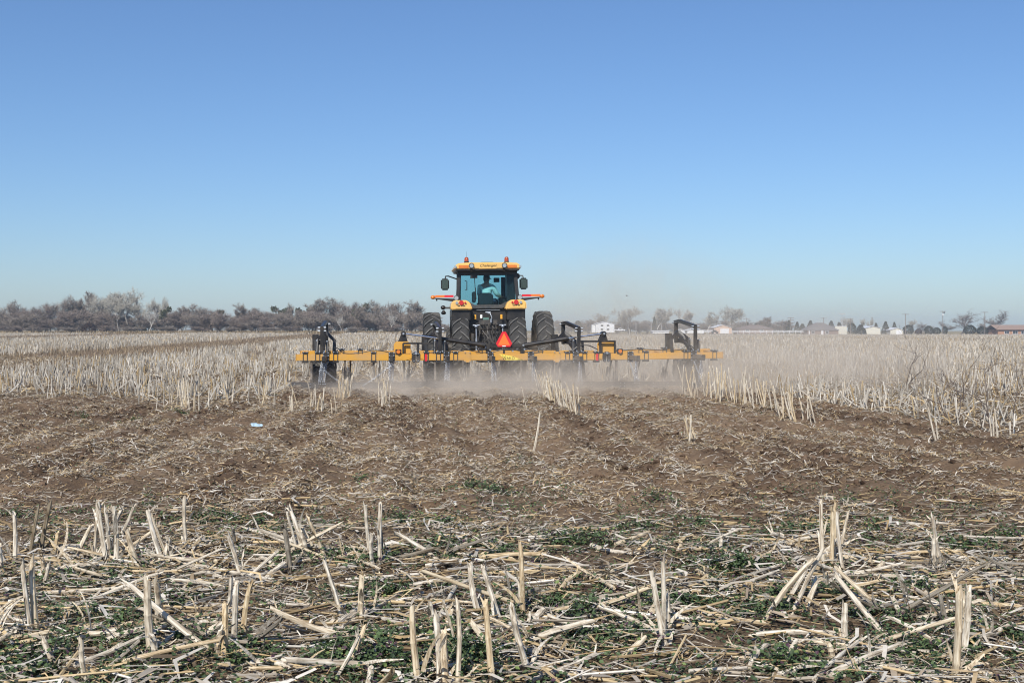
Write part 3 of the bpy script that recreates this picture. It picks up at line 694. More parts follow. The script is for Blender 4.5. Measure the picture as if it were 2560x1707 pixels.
for (px, py, L, r, dx, lab) in [(2255, 985, .8, .011, .6, 'arching dark dead branch stuck in the stubble at the brush pile'), (2270, 1000, .8, .012, .2, 'crooked dark dead branch rising out of the brush pile'),
        (2375, 1055, .7, .012, -.5, 'low dark dead branch lying over the stubble edge'), (2390, 1060, .55, .012, .35, 'short forked black branch standing at the stubble edge'),
        (2480, 1080, .9, .011, -.4, 'thin grey dead branch sprawling beside pale stubs'), (2530, 1050, .9, .010, .1, 'bushy grey dead branch at the end of the brush pile'),
        (2410, 1010, .8, .010, -.2, 'tangled grey dead branch in the middle of the brush pile')]:
    gx, gy = G(px, py); mb = MB(); twig_tree(mb, (0, 0, -.03), (dx, random.uniform(-.3, .3), .8), L, r, 3, 3, .45, .0022)
    o = mb.build('dead_branch', M_BRUSH); o.location = (gx, gy, hz(gx, gy)); tag(o, lab, 'branch', 'dead branches of the brush pile')
mb = MB(); random.seed(4); vs = []; nn = 7
for j in range(5):
    for i in range(nn): vs.append(((i/6-.5)*.22*(1-.5*abs(j/4-.5)), (j/4-.5)*.13, .012+.05*random.random()*(1 if 0 < j < 4 else .3)))
mb.add(vs, [(j*nn+i, j*nn+i+1, (j+1)*nn+i+1, (j+1)*nn+i) for j in range(4) for i in range(nn-1)])
gx, gy = G(641, 1068); o = mb.build('paper_scrap', mat('pale_blue_paper', (.38, .52, .60), .7, var=.1)); o.location = (gx, gy, hz(gx, gy)+.02)
o.scale = (.85, .8, .7); o.rotation_euler = (.25, .1, .2); tag(o, 'crumpled pale blue scrap of paper lying on tilled soil', 'paper scrap')
# ------------------------------------------------------------------ tractor
DUST = (.33, .26, .19)
M_TY = mat('tractor_yellow', (.80, .47, .12), .38, var=.05, scale=3, dirt=DUST, dirt_amt=.35, coat=.25)
M_BLK = mat('black_paint', (.012, .012, .013), .4, var=.2, scale=5, dirt=DUST, dirt_amt=.09)
M_BLKM = mat('black_frame', (.018, .018, .019), .45, var=.25, scale=5, dirt=DUST, dirt_amt=.05)
M_DGREY = mat('cast_iron', (.05, .049, .048), .55, .3, var=.3, scale=9, dirt=DUST, dirt_amt=.26)
M_RUB = mat('dusty_rubber', (.022, .022, .022), .85, var=.2, scale=6, dirt=(.10, .095, .085), dirt_amt=.5, bump=.25, bscale=60)
M_LUG = mat('dusty_rubber_lug', (.085, .083, .079), .85, var=.2, scale=6, dirt=(.17, .16, .142), dirt_amt=.75, bump=.2, bscale=60)
M_CHR = mat('bright_steel', (.72, .73, .75), .2, 1.0, var=.08, scale=8)
M_ZINC = mat('galvanised_steel', (.36, .39, .43), .5, .7, var=.3, scale=40)
M_AMB = mat('amber_lens', (.62, .17, .02), .18, var=.15, scale=12, spec=.7)
M_AMBD = mat('beacon_lens', (.34, .055, .008), .12, var=.2, scale=12, spec=.8)
M_RED = mat('red_lens', (.50, .012, .012), .15, var=.15, scale=14, spec=.8)
M_CLR = mat('lamp_glass', (.42, .44, .46), .12, .5, var=.2, scale=20)
M_FLUO = mat('fluorescent_orange', (.95, .17, .025), .5, var=.04, scale=10)
M_RTAPE = mat('red_reflector', (.62, .02, .03), .35, var=.08, scale=20)
M_WHITE = mat('white_plastic', (.75, .75, .73), .5, var=.08)
M_SEAT = mat('seat_fabric', (.018, .024, .028), .8, var=.25, scale=30)
M_DECAL = mat('orange_decal', (.75, .36, .03), .5, var=.1)
M_INK = mat('black_lettering', (.01, .01, .01), .5, var=.1)
def glass_mat(name, tint, gl=.06):
    m = bpy.data.materials.new(name); m.use_nodes = True; n = m.node_tree.nodes; l = m.node_tree.links; n.clear()
    t = n.new('ShaderNodeBsdfTransparent'); t.inputs[0].default_value = (*tint, 1)
    g = n.new('ShaderNodeBsdfGlossy'); g.inputs['Roughness'].default_value = .04
    no = n.new('ShaderNodeTexNoise'); no.inputs['Scale'].default_value = 4; tc = n.new('ShaderNodeTexCoord'); l.new(tc.outputs['Object'], no.inputs['Vector'])
    mr = n.new('ShaderNodeMapRange'); mr.inputs['To Min'].default_value = gl*.5; mr.inputs['To Max'].default_value = gl*1.5; l.new(no.outputs['Fac'], mr.inputs['Value'])
    mx = n.new('ShaderNodeMixShader'); o = n.new('ShaderNodeOutputMaterial')
    l.new(mr.outputs[0], mx.inputs[0]); l.new(t.outputs[0], mx.inputs[1]); l.new(g.outputs[0], mx.inputs[2]); l.new(mx.outputs[0], o.inputs[0])
    return m
M_GLASS = glass_mat('tinted_cab_glass', (.52, .75, .79), .022)
M_GLASSD = glass_mat('dark_cab_glass', (.54, .76, .81), .02)

T = empty('tractor', (TRX, TRY, 0.0))
T.rotation_euler = (0, math.radians(-.75), YAW)
tag(T, 'yellow four wheel drive farm tractor with dual rear wheels and black cab', 'tractor')
RX = Matrix.Rotation(math.radians(90), 4, 'Y')
def wheel(name, x, y, R, W, nlug, parent, lab=None, rimr=.55):
    wl = empty(name, (x, y, R)); wl.parent = parent
    h = W/2
    prof = [(R*rimr, -h*.78), (R*.66, -h*.98), (R*.82, -h*1.02), (R*.915, -h*.93), (R*.955, -h*.7), (R*.962, 0), (R*.955, h*.7), (R*.915, h*.93), (R*.82, h*1.02), (R*.66, h*.98), (R*rimr, h*.78)]
    mb = MB().lathe(prof, RX, 56); ty = mb.build('tyre', M_RUB, wl, smooth=True)
    lg = MB()
    for k in range(nlug):
        for sgn in (-1, 1):
            a0 = 2*math.pi*(k+(.5 if sgn > 0 else 0))/nlug
            def pnt(xx, ang, rr): return (xx, -math.cos(ang)*rr, math.sin(ang)*rr)
            # a lug runs from near the middle line (leading) out to the shoulder (trailing)
            secs = [(sgn*.015*-1, a0+.0, R*.998, .030), (sgn*h*.42, a0-.105, R*1.0, .028), (sgn*h*.86, a0-.215, R*.985, .032), (sgn*h*1.0, a0-.25, R*.93, .036)]
            vs_ = []; dphi = .034/R*1.0
            for (xx, ang, rt, tw) in secs:
                vs_ += [pnt(xx, ang-tw/R, R*.945 if rt > R*.95 else R*.88), pnt(xx, ang+tw/R, R*.945 if rt > R*.95 else R*.88), pnt(xx, ang+tw*.8/R, rt), pnt(xx, ang-tw*.8/R, rt)]
            fs_ = [(3, 2, 1, 0), (12, 13, 14, 15)]
            for s_ in range(3):
                b_ = s_*4
                for e in range(4): fs_.append((b_+e, b_+(e+1)%4, b_+4+(e+1)%4, b_+4+e))
            lg.add(vs_, fs_)
    lg.build('tread', M_LUG, wl)
    rp = [(R*rimr*1.0, -h*.8), (R*rimr*.97, -h*.55), (R*.40, -h*.45), (R*.38, 0), (R*.16, .05), (R*.14, .14), (.001, .14)]
    MB().lathe(rp, RX, 32).build('rim', mat('rim_paint', (.10, .095, .09), .5, var=.2, dirt=DUST, dirt_amt=.5), wl, smooth=True)
    if lab: wl['label'] = lab
    return wl
wheel('rear_wheel', -.775, 0, .975, .47, 20, T); wheel('rear_wheel', .775, 0, .975, .47, 20, T)
wheel('dual_wheel', -1.535, 0, .975, .47, 20, T, 'outer dual wheel on the hub extension'); wheel('dual_wheel', 1.535, 0, .975, .47, 20, T, 'outer dual wheel on the hub extension')
wheel('front_wheel', -.82, 2.85, .76, .40, 18, T); wheel('front_wheel', .82, 2.85, .76, .40, 18, T)
MB().cyl((-1.75, 0, .975), (1.75, 0, .975), .10, n=16).build('rear_axle', M_DGREY, T)
MB().cyl((-.8, 2.85, .72), (.8, 2.85, .72), .09, n=12).box((0, 2.85, .75), (.4, .3, .3)).build('front_axle', M_DGREY, T)
# transmission housing, rear frame
mb = MB().b2((-.27, -.35, .55), (.27, 3.2, 1.35)).b2((-.34, -.3, 1.1), (.34, .5, 1.65)).b2((-.62, -.12, 1.35), (.62, .9, 2.1))
mb.build('transmission_housing', M_BLKM, T, bevel=.02)
# hood and grille ahead of the cab
mb = MB().prism([(-.46, 1.15), (-.46, 1.75), (-.36, 1.98), (.36, 1.98), (.46, 1.75), (.46, 1.15)], 1.45, 3.7)
mb.build('hood', M_TY, T, bevel=.04, smooth=True)
MB().b2((-.42, 3.7, 1.0), (.42, 3.78, 1.85)).build('grille', M_BLK, T, bevel=.02)
MB().b2((-.4, 1.3, .75), (.4, 3.6, 1.18)).build('engine_block', M_BLKM, T)
MB().cyl((.58, 1.45, 1.5), (.58, 1.45, 2.95), .07, n=14).build('exhaust_stack', M_BLK, T)
# cab: lower body, frame, glass
mb = MB().prism([(-.86, 2.26), (-.60, 2.24), (-.48, 2.20), (-.36, 2.13), (.36, 2.13), (.48, 2.20), (.60, 2.24), (.86, 2.26), (.84, 2.18), (.52, 2.10), (.40, 2.03), (-.40, 2.03), (-.52, 2.10), (-.84, 2.18)], -.30, -.22)
mb.build('rear_sill', mat('cab_trim', (.045, .05, .052), .45, var=.15, scale=6, dirt=DUST, dirt_amt=.2), T, bevel=.008)
MB().b2((-.78, -.2, 1.5), (.78, 1.35, 2.10)).build('cab_body', M_BLK, T, bevel=.04)
MB().b2((-.74, -.18, 2.08), (.74, 1.33, 2.12)).build('cab_floor', M_BLKM, T)
for s_ in (-1, 1):
    MB().beam((s_*.83, -.24, 2.2), (s_*.765, -.20, 3.1), .10, .08, up=(0,1,0)).build('rear_pillar', M_BLKM, T, bevel=.015)
    MB().beam((s_*.80, .55, 2.1), (s_*.775, .55, 3.1), .06, .08, up=(0,1,0)).build('middle_pillar', M_BLKM, T, bevel=.012)
    MB().beam((s_*.70, 1.38, 2.1), (s_*.68, 1.30, 3.1), .07, .08, up=(0,1,0)).build('front_pillar', M_BLKM, T, bevel=.012)
    g = MB().add([(s_*.845, -.2, 2.2), (s_*.81, .52, 2.1), (s_*.79, .52, 3.05), (s_*.785, -.16, 3.05)], [(0,1,2,3)]); g.build('side_window', M_GLASSD, T)
    g = MB().add([(s_*.81, .58, 2.1), (s_*.72, 1.36, 2.1), (s_*.70, 1.28, 3.05), (s_*.79, .58, 3.05)], [(0,1,2,3)]); g.build('door_window', M_GLASSD, T)
MB().add([(-.79, -.262, 2.25), (-.48, -.262, 2.20), (-.36, -.262, 2.13), (.36, -.262, 2.13), (.48, -.262, 2.20), (.79, -.262, 2.25), (.735, -.228, 2.97), (-.735, -.228, 2.97)], [tuple(range(8))]).build('rear_window', M_GLASS, T)
MB().add([(-.68, 1.38, 2.1), (.68, 1.38, 2.1), (.66, 1.31, 3.05), (-.66, 1.31, 3.05)], [(0,1,2,3)]).build('windscreen', M_GLASSD, T)
MB().b2((-.76, -.26, 2.955), (.76, -.20, 3.1)).b2((-.70, 1.27, 3.0), (.70, 1.33, 3.1)).b2((-.80, -.2, 3.03), (-.74, 1.3, 3.1)).b2((.74, -.2, 3.03), (.80, 1.3, 3.1)).build('roof_frame', M_BLK, T)
# dark right-hand control column and trim behind the driver's arm
MB().b2((.55, -.12, 2.1), (.77, .50, 3.05)).build('right_trim_panel', M_BLKM, T, bevel=.03)
MB().b2((.36, .35, 2.1), (.56, .95, 2.36)).build('armrest_console', M_BLKM, T, bevel=.03)
MB().cyl((.30, 1.0, 2.1), (.30, 1.0, 2.1), .02).cyl((0, 1.05, 2.1), (0, .92, 2.42), .03).lathe([(.19, -.012), (.205, 0), (.19, .012), (.175, 0)], Matrix.Translation((0, .9, 2.44)) @ Matrix.Rotation(.35, 4, 'X'), 24, closed=True).build('steering_wheel', M_BLKM, T)
MB().box((.36, 1.15, 2.86), (.17, .03, .13)).build('monitor', M_BLK, T, bevel=.01)
mb = MB().prism([(-.26, 2.12), (-.255, 2.38), (-.22, 2.45), (-.15, 2.465), (.06, 2.465), (.13, 2.45), (.165, 2.38), (.17, 2.12)], -.11, -.01).b2((-.26, -.04, 2.12), (.17, .48, 2.22))
mb.build('seat', M_SEAT, T, bevel=.03)
MB().b2((-.40, -.04, 2.2), (-.31, .4, 2.5)).build('seat_armrest', M_SEAT, T, bevel=.02)
mb = MB().b2((-.47, -.32, 2.86), (-.28, -.24, 2.96)).cyl((-.36, -.30, 2.88), (-.33, -.31, 2.30), .010, n=6).cyl((-.34, -.30, 2.60), (-.325, -.305, 2.28), .014, n=6)
mb.build('rear_wiper', M_BLK, T)
MB().tube([(-.62, -.30, 2.54), (-.575, -.34, 2.53), (-.57, -.34, 2.78), (-.62, -.30, 2.79)], .012, 8).build('grab_handle', M_BLK, T)
# roof
roof = MB().prism([(-.92, 3.095), (-.905, 3.20), (-.80, 3.265), (-.55, 3.285), (.55, 3.285), (.80, 3.265), (.905, 3.20), (.92, 3.095)], -.46, 1.55)
ro = roof.build('roof', M_TY, T, bevel=.035, smooth=True, seg=3)
MB().b2((-.86, -.44, 3.055), (.86, 1.5, 3.10)).build('roof_underside', M_BLK, T, bevel=.01)
MB().prism([(-.245, 3.105), (-.245, 3.262), (.245, 3.262), (.245, 3.105)], -.475, -.44).build('rear_panel', M_TY, ro, bevel=.008)
text_mesh('Challenger', .105, M_INK, 'lettering', ro, Matrix.Translation((0, -.4775, 3.195)) @ Matrix.Rotation(math.radians(90), 4, 'X'), shear=.45)
MB().prism([(-.20, 3.28), (-.16, 3.305), (.16, 3.305), (.20, 3.28)], -.2, .9).build('roof_hatch', M_BLK, T)
for s_ in (-1, 1):
    MB().b2((s_*.66-.135, -.472, 3.122), (s_*.66+.135, -.43, 3.208)).build('turn_signal', M_AMB, T, bevel=.008)
    MB().b2((s_*.885-.03, -.51, 3.13), (s_*.885+.03, -.45, 3.20)).build('corner_lamp', M_CLR, T, bevel=.008)
    wlm = MB().cyl((s_*.45, -.56, 3.19), (s_*.45, -.46, 3.19), .076, .06, n=18).cyl((s_*.45, -.5, 3.12), (s_*.45, -.48, 3.04), .03, n=8).build('work_lamp', M_BLK, T, smooth=True)
    MB().cyl((s_*.45, -.566, 3.19), (s_*.45, -.55, 3.19), .055, n=18).build('lens', M_CLR, wlm)
    bz = MB().cyl((s_*.555, .0, 3.26), (s_*.555, .0, 3.335), .07, .066, n=16).build('beacon', M_BLK, T)
    MB().lathe([(.062, .0), (.060, .07), (.048, .105), (.02, .122), (.001, .124)], Matrix.Translation((s_*.555, 0, 3.335)), 18).build('lens', M_AMBD, bz, smooth=True)
MB().cyl((-.55, .05, 3.28), (-.55, .05, 3.62), .004, .002, n=5).build('antenna', M_BLK, T)
# fenders with tail lamps
for s_ in (-1, 1):
    pol = [(-1.03, 1.99), (-1.025, 2.17), (-.99, 2.225), (-.92, 2.255), (-.64, 2.255), (-.56, 2.235), (-.50, 2.16), (-.46, 2.06), (-.44, 1.99)]
    pol = [(s_*-u, v) for u, v in pol]
    fe = MB().prism(pol, -.66, .35).build('fender', M_TY, T, bevel=.03, smooth=True, seg=3)
    pol2 = [(s_*1.03, 1.55), (s_*1.03, 2.0), (s_*.46, 2.0), (s_*.46, 1.55)]
    MB().b2((s_*.50, -.56, 1.70), (s_*1.0, .9, 2.02)).build('fender_liner', M_BLK, T, bevel=.02)
    MB().prism([(s_*a_, b_) for a_, b_ in [(.92, 2.02), (.88, 2.13), (.62, 2.13), (.56, 2.02)]], -.672, -.65).build('lamp_panel', M_TY, fe, bevel=.008)
    for (dx, rr, mm, nm) in ((.87, .042, M_CLR, 'reverse_lamp'), (.745, .072, M_RED, 'tail_lamp'), (.64, .030, M_RED, 'marker_lamp')):
        MB().cyl((s_*dx, -.70, 2.185), (s_*dx, -.62, 2.185), rr*.86, rr, n=18).build(nm, mm, T, smooth=True)
    for j, dx in enumerate((.66, .70, .74, .80, .835)):
        MB().cyl((s_*dx, -.685, 2.105), (s_*dx, -.65, 2.105), .015, n=8).build('switch', M_BLK, fe)
    wl2 = MB().cyl((s_*.87, -.44, 2.32), (s_*.87, -.34, 2.32), .072, .05, n=18).cyl((s_*.87, -.38, 2.32), (s_*.87, -.3, 2.22), .02, n=6).build('work_lamp', M_BLK, T, smooth=True)
    MB().cyl((s_*.87, -.45, 2.32), (s_*.87, -.435, 2.32), .058, n=18).build('lens', M_CLR, wl2)
    # wide-load marker arms
    ar = MB().prism([(s_*.80, 2.20), (s_*.80, 2.30), (s_*1.48, 2.335), (s_*1.48, 2.31), (s_*1.1, 2.25)], -.30, -.24).cyl((s_*1.40, -.27, 2.31), (s_*1.40, -.27, 2.25), .02, n=8).build('marker_arm', M_BLK, T)
    MB().b2((s_*.94, -.31, 2.345), (s_*1.19, -.295, 2.405)).build('reflector', M_RTAPE, ar)
    MB().b2((s_*1.19, -.31, 2.345), (s_*1.44, -.295, 2.405)).build('reflector', M_FLUO, ar)
    MB().ell((s_*1.50, -.29, 2.35), (.068, .05, .055), 14, 8).build('marker_lamp', M_AMB, T, smooth=True)
    # mirrors
    mr_ = MB().tube([(s_*.78, 1.15, 2.90), (s_*1.02, 1.05, 2.98), (s_*1.10, 1.02, 2.975), (s_*1.115, 1.0, 2.90)], .018, 8).build('mirror_arm', M_BLK, T)
    mh = MB().box((s_*1.12, 1.0, 2.745), (.235, .09, .33)).build('mirror', M_BLK, T, bevel=.04, smooth=True, seg=3)
    MB().box((s_*1.12, .953, 2.745), (.175, .006, .26)).build('mirror_glass', mat('mirror_glass', (.10, .12, .11), .05, .9, var=.1), mh, bevel=.002)
    MB().b2((s_*.36-.028, -.37, 1.74), (s_*.36+.028, -.355, 1.86)).build('warning_label', M_DECAL, T)
MB().cyl((.93, 1.0, 2.96), (.93, .93, 2.96), .09, .085, n=16).build('intake_cap', M_BLK, T)
mb = MB().tube([(-.98, -.1, 2.06), (-1.2, -.1, 2.06)], .025, 8).ell((-1.22, -.1, 2.07), (.07, .06, .06)).cyl((-1.21, -.1, 2.0), (-1.21, -.1, 1.93), .02, .07, n=12).ell((-1.21, -.1, 1.92), (.07, .06, .045))
mb.build('side_work_lamp', M_BLK, T, smooth=True)
# rear linkage, valves, hoses
mb = MB(); random.seed(8)
for i in range(6):
    for j in range(3):
        x_ = -.21+.085*i+random.uniform(-.01, .01); z_ = 1.36+.12*j
        mb.cyl((x_, -.36, z_), (x_, -.46-random.uniform(0, .05), z_+random.uniform(-.01, .02)), .03, .026, n=10)
        mb.cyl((x_, -.44, z_), (x_, -.50, z_), .018, n=8)
mb.build('hydraulic_coupling', M_DGREY, T)
MB().b2((-.25, -.4, 1.30), (.25, -.3, 1.72)).b2((-.2, -.42, 1.02), (.2, -.28, 1.30)).b2((-.13, -.45, .70), (.13, -.3, 1.0)).build('valve_block', M_DGREY, T, bevel=.02)
mb = MB()
for i in range(9):
    x0 = -.2+.05*i; mb.tube([(x0, -.48, 1.38+.1*(i%3)), (x0+random.uniform(-.1, .1), -.7, 1.42), (x0+random.uniform(-.15, .15), -.85, 1.15), (x0*.6+.1, -1.1, .98), (x0*.4+.2, -1.9, .92)], .012, 6)
mb.build('hydraulic_hose', M_BLK, T)
MB().tube([(-.06, -.4, 1.90), (.05, -.42, 1.89), (.09, -.45, 1.78), (.08, -.44, 1.68)], .016, 8).tube([(-.08, -.42, 1.92), (.06, -.42, 1.92)], .018, 8).cyl((.07, -.46, 1.64), (.07, -.46, 1.74), .03, n=10).build('top_link_hook', M_ZINC, T, smooth=True)
MB().b2((-.14, -.33, 1.69), (.02, -.30, 1.78)).build('work_light_switch_box', mat('teal_label', (.10, .2, .17), .5), T)
MB().b2((-.22, -.34, 1.76), (-.16, -.31, 1.86)).build('socket_cover', M_WHITE, T, bevel=.006)
for s_ in (-1, 1):
    MB().tube([(s_*.34, -.2, 1.5), (s_*.36, -.5, 1.55), (s_*.36, -.75, 1.53)], .045, 8).build('lift_arm', M_DGREY, T)
    mb = MB().cyl((s_*.36, -.75, 1.53), (s_*.36, -.78, 1.22), .018, n=10).cyl((s_*.36, -.78, 1.22), (s_*.36, -.8, .86), .032, n=12).ell((s_*.36, -.77, 1.54), (.05, .05, .05), 12, 8).cyl((s_*.36-.09, -.77, 1.57), (s_*.36+.09, -.77, 1.57), .02, n=10)
    mb.build('lift_rod', M_ZINC, T, smooth=True)
    MB().tube([(s_*.33, -.1, .7), (s_*.4, -.8, .72), (s_*.45, -1.75, .78)], .05, 8).build('lower_link', M_DGREY, T)
    MB().cyl((s_*.45, -.7, 1.1), (s_*.45, -.7, 1.35), .05, n=10).build('sway_block', M_DGREY, T)
MB().tube([(-.04, -.42, 1.55), (.02, -1.0, 1.15), (.10, -2.0, .98)], .035, 8).tube([(-.10, -.42, 1.45), (-.02, -1.1, 1.05)], .018, 6).build('top_link', M_DGREY, T)
MB().b2((-.66, -.55, .95), (-.58, -.50, 1.05)).build('reflector_plate', M_WHITE, T)
MB().b2((-.55, .0, 1.35), (.55, .02, 2.1)).build('rear_shield', M_BLK, T)
MB().cyl((-.31, -.24, 1.985), (.33, -.24, 1.985), .012, n=6).build('rear_rail', M_ZINC, T)

# ------------------------------------------------------------------ driver
def skin_mesh(name, verts, edges, radii, root, levels=2):
    me = bpy.data.meshes.new(name); me.from_pydata(verts, edges, []); o = bpy.data.objects.new(name+'_t', me); COL.objects.link(o)
    md = o.modifiers.new('s', 'SKIN'); md.use_smooth_shade = True
    sv = me.skin_vertices[0].data
    for i, r in enumerate(radii): sv[i].radius = r if isinstance(r, tuple) else (r, r); sv[i].use_root = (i == root)
    o.modifiers.new('u', 'SUBSURF').levels = levels
    dg = bpy.context.evaluated_depsgraph_get(); out = bpy.data.meshes.new_from_object(o.evaluated_get(dg))
    bpy.data.objects.remove(o)
    for p in out.polygons: p.use_smooth = True
    return out
M_SKIN = mat('sunburnt_skin', (.42, .24, .17), .6, var=.1, scale=20)
M_SHIRT = mat('pale_mint_shirt', (.62, .80, .74), .8, var=.06, scale=30, bump=.3, bscale=40)
M_JEAN = mat('denim', (.06, .09, .16), .9, var=.15, scale=60)
M_CAP = mat('dark_cap', (.03, .035, .04), .8, var=.15, scale=40)
M_HAIR = mat('grey_hair', (.12, .10, .09), .8, var=.3, scale=60)
D = empty('person'); D.parent = None
TM = Matrix.Translation((TRX, TRY, 0)) @ Euler((0, math.radians(-.75), YAW)).to_matrix().to_4x4()
D.matrix_world = TM @ Matrix.Translation((-.01, .13, 2.20)) @ Matrix.Rotation(math.radians(-22), 4, 'Z')
tag(D, 'person in pale mint shirt and dark cap sitting turned sideways in the cab seat', 'person')
# hips at origin, facing +y
bv = [(0,0,.0),(0,-.01,.16),(0,.0,.34),(0,.02,.47),(0,.03,.55),(0,.045,.63),(0,.06,.72),
      (-.10,.0,.0),(-.13,.42,.06),(-.14,.46,-.06+-.02),(-.14,.56,-.06),
      (.10,.0,.0),(.13,.42,.06),(.14,.46,-.08),(.14,.56,-.06),
      (-.19,.02,.44),(-.24,.10,.20),(-.17,.36,.22),(-.14,.46,.25),
      (.19,.02,.44),(.28,.08,.22),(.33,.32,.17),(.34,.42,.16)]
be = [(0,1),(1,2),(2,3),(3,4),(4,5),(5,6),(0,7),(7,8),(8,9),(9,10),(0,11),(11,12),(12,13),(13,14),(3,15),(15,16),(16,17),(17,18),(3,19),(19,20),(20,21),(21,22)]
br = [(.15,.12),(.14,.11),(.16,.11),(.13,.085),.058,(.085,.10),(.075,.09),.09,.07,.055,.05,.09,.07,.055,.05,.065,.05,.04,.035,.065,.05,.04,.035]
body = link('body', skin_mesh('body', bv, be, br, 0), None, D); body.data.materials.append(M_SKIN)
# fingers closed round the wheel rim / lever
hm = MB()
for (hx, hy, hzz) in ((-.14, .46, .25), (.34, .42, .16)):
    for k in range(4):
        fx = hx-.03+.02*k; hm.tube([(fx, hy+.02, hzz), (fx, hy+.07, hzz+.01-.003*abs(k-1)), (fx, hy+.085, hzz-.02), (fx, hy+.06, hzz-.035)], [.011, .010, .009, .008], 6)
    sx = 1 if hx < 0 else -1
    hm.tube([(hx+sx*.03, hy-.01, hzz), (hx+sx*.05, hy+.03, hzz-.01), (hx+sx*.035, hy+.06, hzz-.02)], [.012, .011, .009], 6)
hm.build('hand', M_SKIN, D, smooth=True)
sv_ = [(0,0,.02),(0,-.01,.16),(0,.0,.34),(0,.02,.47),(0,.025,.52),(-.19,.02,.44),(-.24,.10,.20),(-.18,.33,.22),(.19,.02,.44),(.28,.08,.22),(.325,.29,.175)]
se = [(0,1),(1,2),(2,3),(3,4),(3,5),(5,6),(6,7),(3,8),(8,9),(9,10)]
sr = [(.175,.14),(.165,.13),(.185,.13),(.15,.10),.075,.082,.068,.052,.082,.068,.052]
sh = link('shirt', skin_mesh('shirt', sv_, se, sr, 0), None, D); sh.data.materials.append(M_SHIRT)
tv_ = [(0,0,.0),(0,0,.06),(-.10,.02,.0),(-.13,.42,.06),(-.14,.46,-.08),(.10,.02,.0),(.13,.42,.06),(.14,.46,-.08)]
tr = link('trousers', skin_mesh('trousers', tv_, [(0,1),(0,2),(2,3),(3,4),(0,5),(5,6),(6,7)], [(.17,.14),.15,.11,.085,.075,.11,.085,.075], 0), None, D); tr.data.materials.append(M_JEAN)
hd = empty('head', (0, .05, .66)); hd.parent = D; hd.rotation_euler = (math.radians(-6), 0, math.radians(-14))
MB().ell((0, .0, .0), (.078, .098, .115), 18, 12).ell((0, .098, -.015), (.014, .022, .022), 8, 6).ell((0, .085, -.055), (.028, .012, .010), 8, 6).ell((-.08, -.005, -.01), (.014, .022, .032), 8, 6).ell((.08, -.005, -.01), (.014, .022, .032), 8, 6).build('face', M_SKIN, hd, smooth=True)
MB().ell((-.03, .088, .018), (.012, .008, .007), 8, 6).ell((.03, .088, .018), (.012, .008, .007), 8, 6).build('eye', M_WHITE, hd, smooth=True)
MB().lathe([(.088, .0), (.090, .035), (.080, .085), (.05, .118), (.001, .13)], Matrix.Translation((0, -.006, .012)) @ Matrix.Diagonal((.95, 1.18, 1, 1)), 20).add([(-.07, .08, .03), (.07, .08, .03), (.055, .17, .02), (-.055, .17, .02), (-.07, .08, .022), (.07, .08, .022), (.055, .17, .014), (-.055, .17, .014)], [(0,1,2,3), (7,6,5,4), (0,4,5,1), (1,5,6,2), (2,6,7,3), (3,7,4,0)]).build('cap', M_CAP, hd, smooth=True)
MB().ell((0, -.02, -.02), (.082, .095, .085), 16, 10).build('hair', M_HAIR, hd, smooth=True)
# ------------------------------------------------------------------ cultivator (folding toolbar with drag bars)
IX, IY = -.02, 31.0
CV = empty('cultivator', (IX, IY, 0), YAW)
tag(CV, 'wide orange folding cultivator toolbar with black towers and chain-hung drag bars', 'cultivator')
M_OR = mat('toolbar_orange', (.60, .30, .03), .42, var=.06, scale=2.5, dirt=DUST, dirt_amt=.52, coat=.1)
M_BK = mat('toolbar_black', (.013, .013, .014), .38, var=.25, scale=6, dirt=DUST, dirt_amt=.14)
M_ARM = mat('bare_drag_arm', (.16, .135, .11), .6, .1, var=.2, scale=9, dirt=DUST, dirt_amt=.5)
M_DRAG = mat('drag_bar_steel', (.028, .028, .032), .5, .3, var=.3, scale=8, dirt=DUST, dirt_amt=.22)
def U(px, v=0.0):
    k = (px-CX)/FPX
    return (k*(IY+v*TC)-IX+v*TS)/(TC-k*TS)
def Zp(py, u, v=0.0): return CAMH+(HY-py)/FPX*(IY+u*TS+v*TC)
def bz(u): return .765 if u < 2.3 else .765+.012*(u-2.3)    # beam height along the bar
BH = .165; FV = 1.35; FZ = .06
HL, HR = U(1040), U(1515)
mb = MB().b2((HL+.1, -BH/2, .765-BH/2), (HR-.1, BH/2, .765+BH/2)); mb.build('main_beam', M_OR, CV, bevel=.012)
MB().b2((HL+.1, FV-BH/2, .765+FZ-BH/2), (HR-.1, FV+BH/2, .765+FZ+BH/2)).build('front_beam', M_OR, CV, bevel=.012)
EL, ER = U(741), U(1805)
def wing(a, b_):
    for v, dz in ((0, 0), (FV, FZ)):
        m_ = MB(); m_.beam((a, v, bz(a)+dz), (b_, v, bz(b_)+dz), BH, BH); m_.build('wing_beam', M_OR, CV, bevel=.012)
    e = a if abs(a) > abs(b_) else b_
    for v, dz in ((0, 0), (FV, FZ)):
        s_ = 1 if e > 0 else -1
        MB().b2((e-s_*.0, v-BH/2-.004, bz(e)+dz-BH/2-.004), (e+s_*.012, v+BH/2+.004, bz(e)+dz+BH/2+.004)).build('end_cap', M_OR, CV, bevel=.004)
    for t in (.04, .5, .96):
        u_ = a*(1-t)+b_*t; m_ = MB(); m_.beam((u_, BH/2, bz(u_)), (u_, FV-BH/2, bz(u_)+FZ), .12, .12); m_.build('cross_member', M_OR, CV, bevel=.01)
wing(EL, HL-.1); wing(HR+.1, ER)
for t in (-1.9, -.75, .75, 1.9):
    m_ = MB(); m_.beam((t, BH/2, .765), (t, FV-BH/2, .765+FZ), .12, .12); m_.build('cross_member', M_OR, CV, bevel=.01)
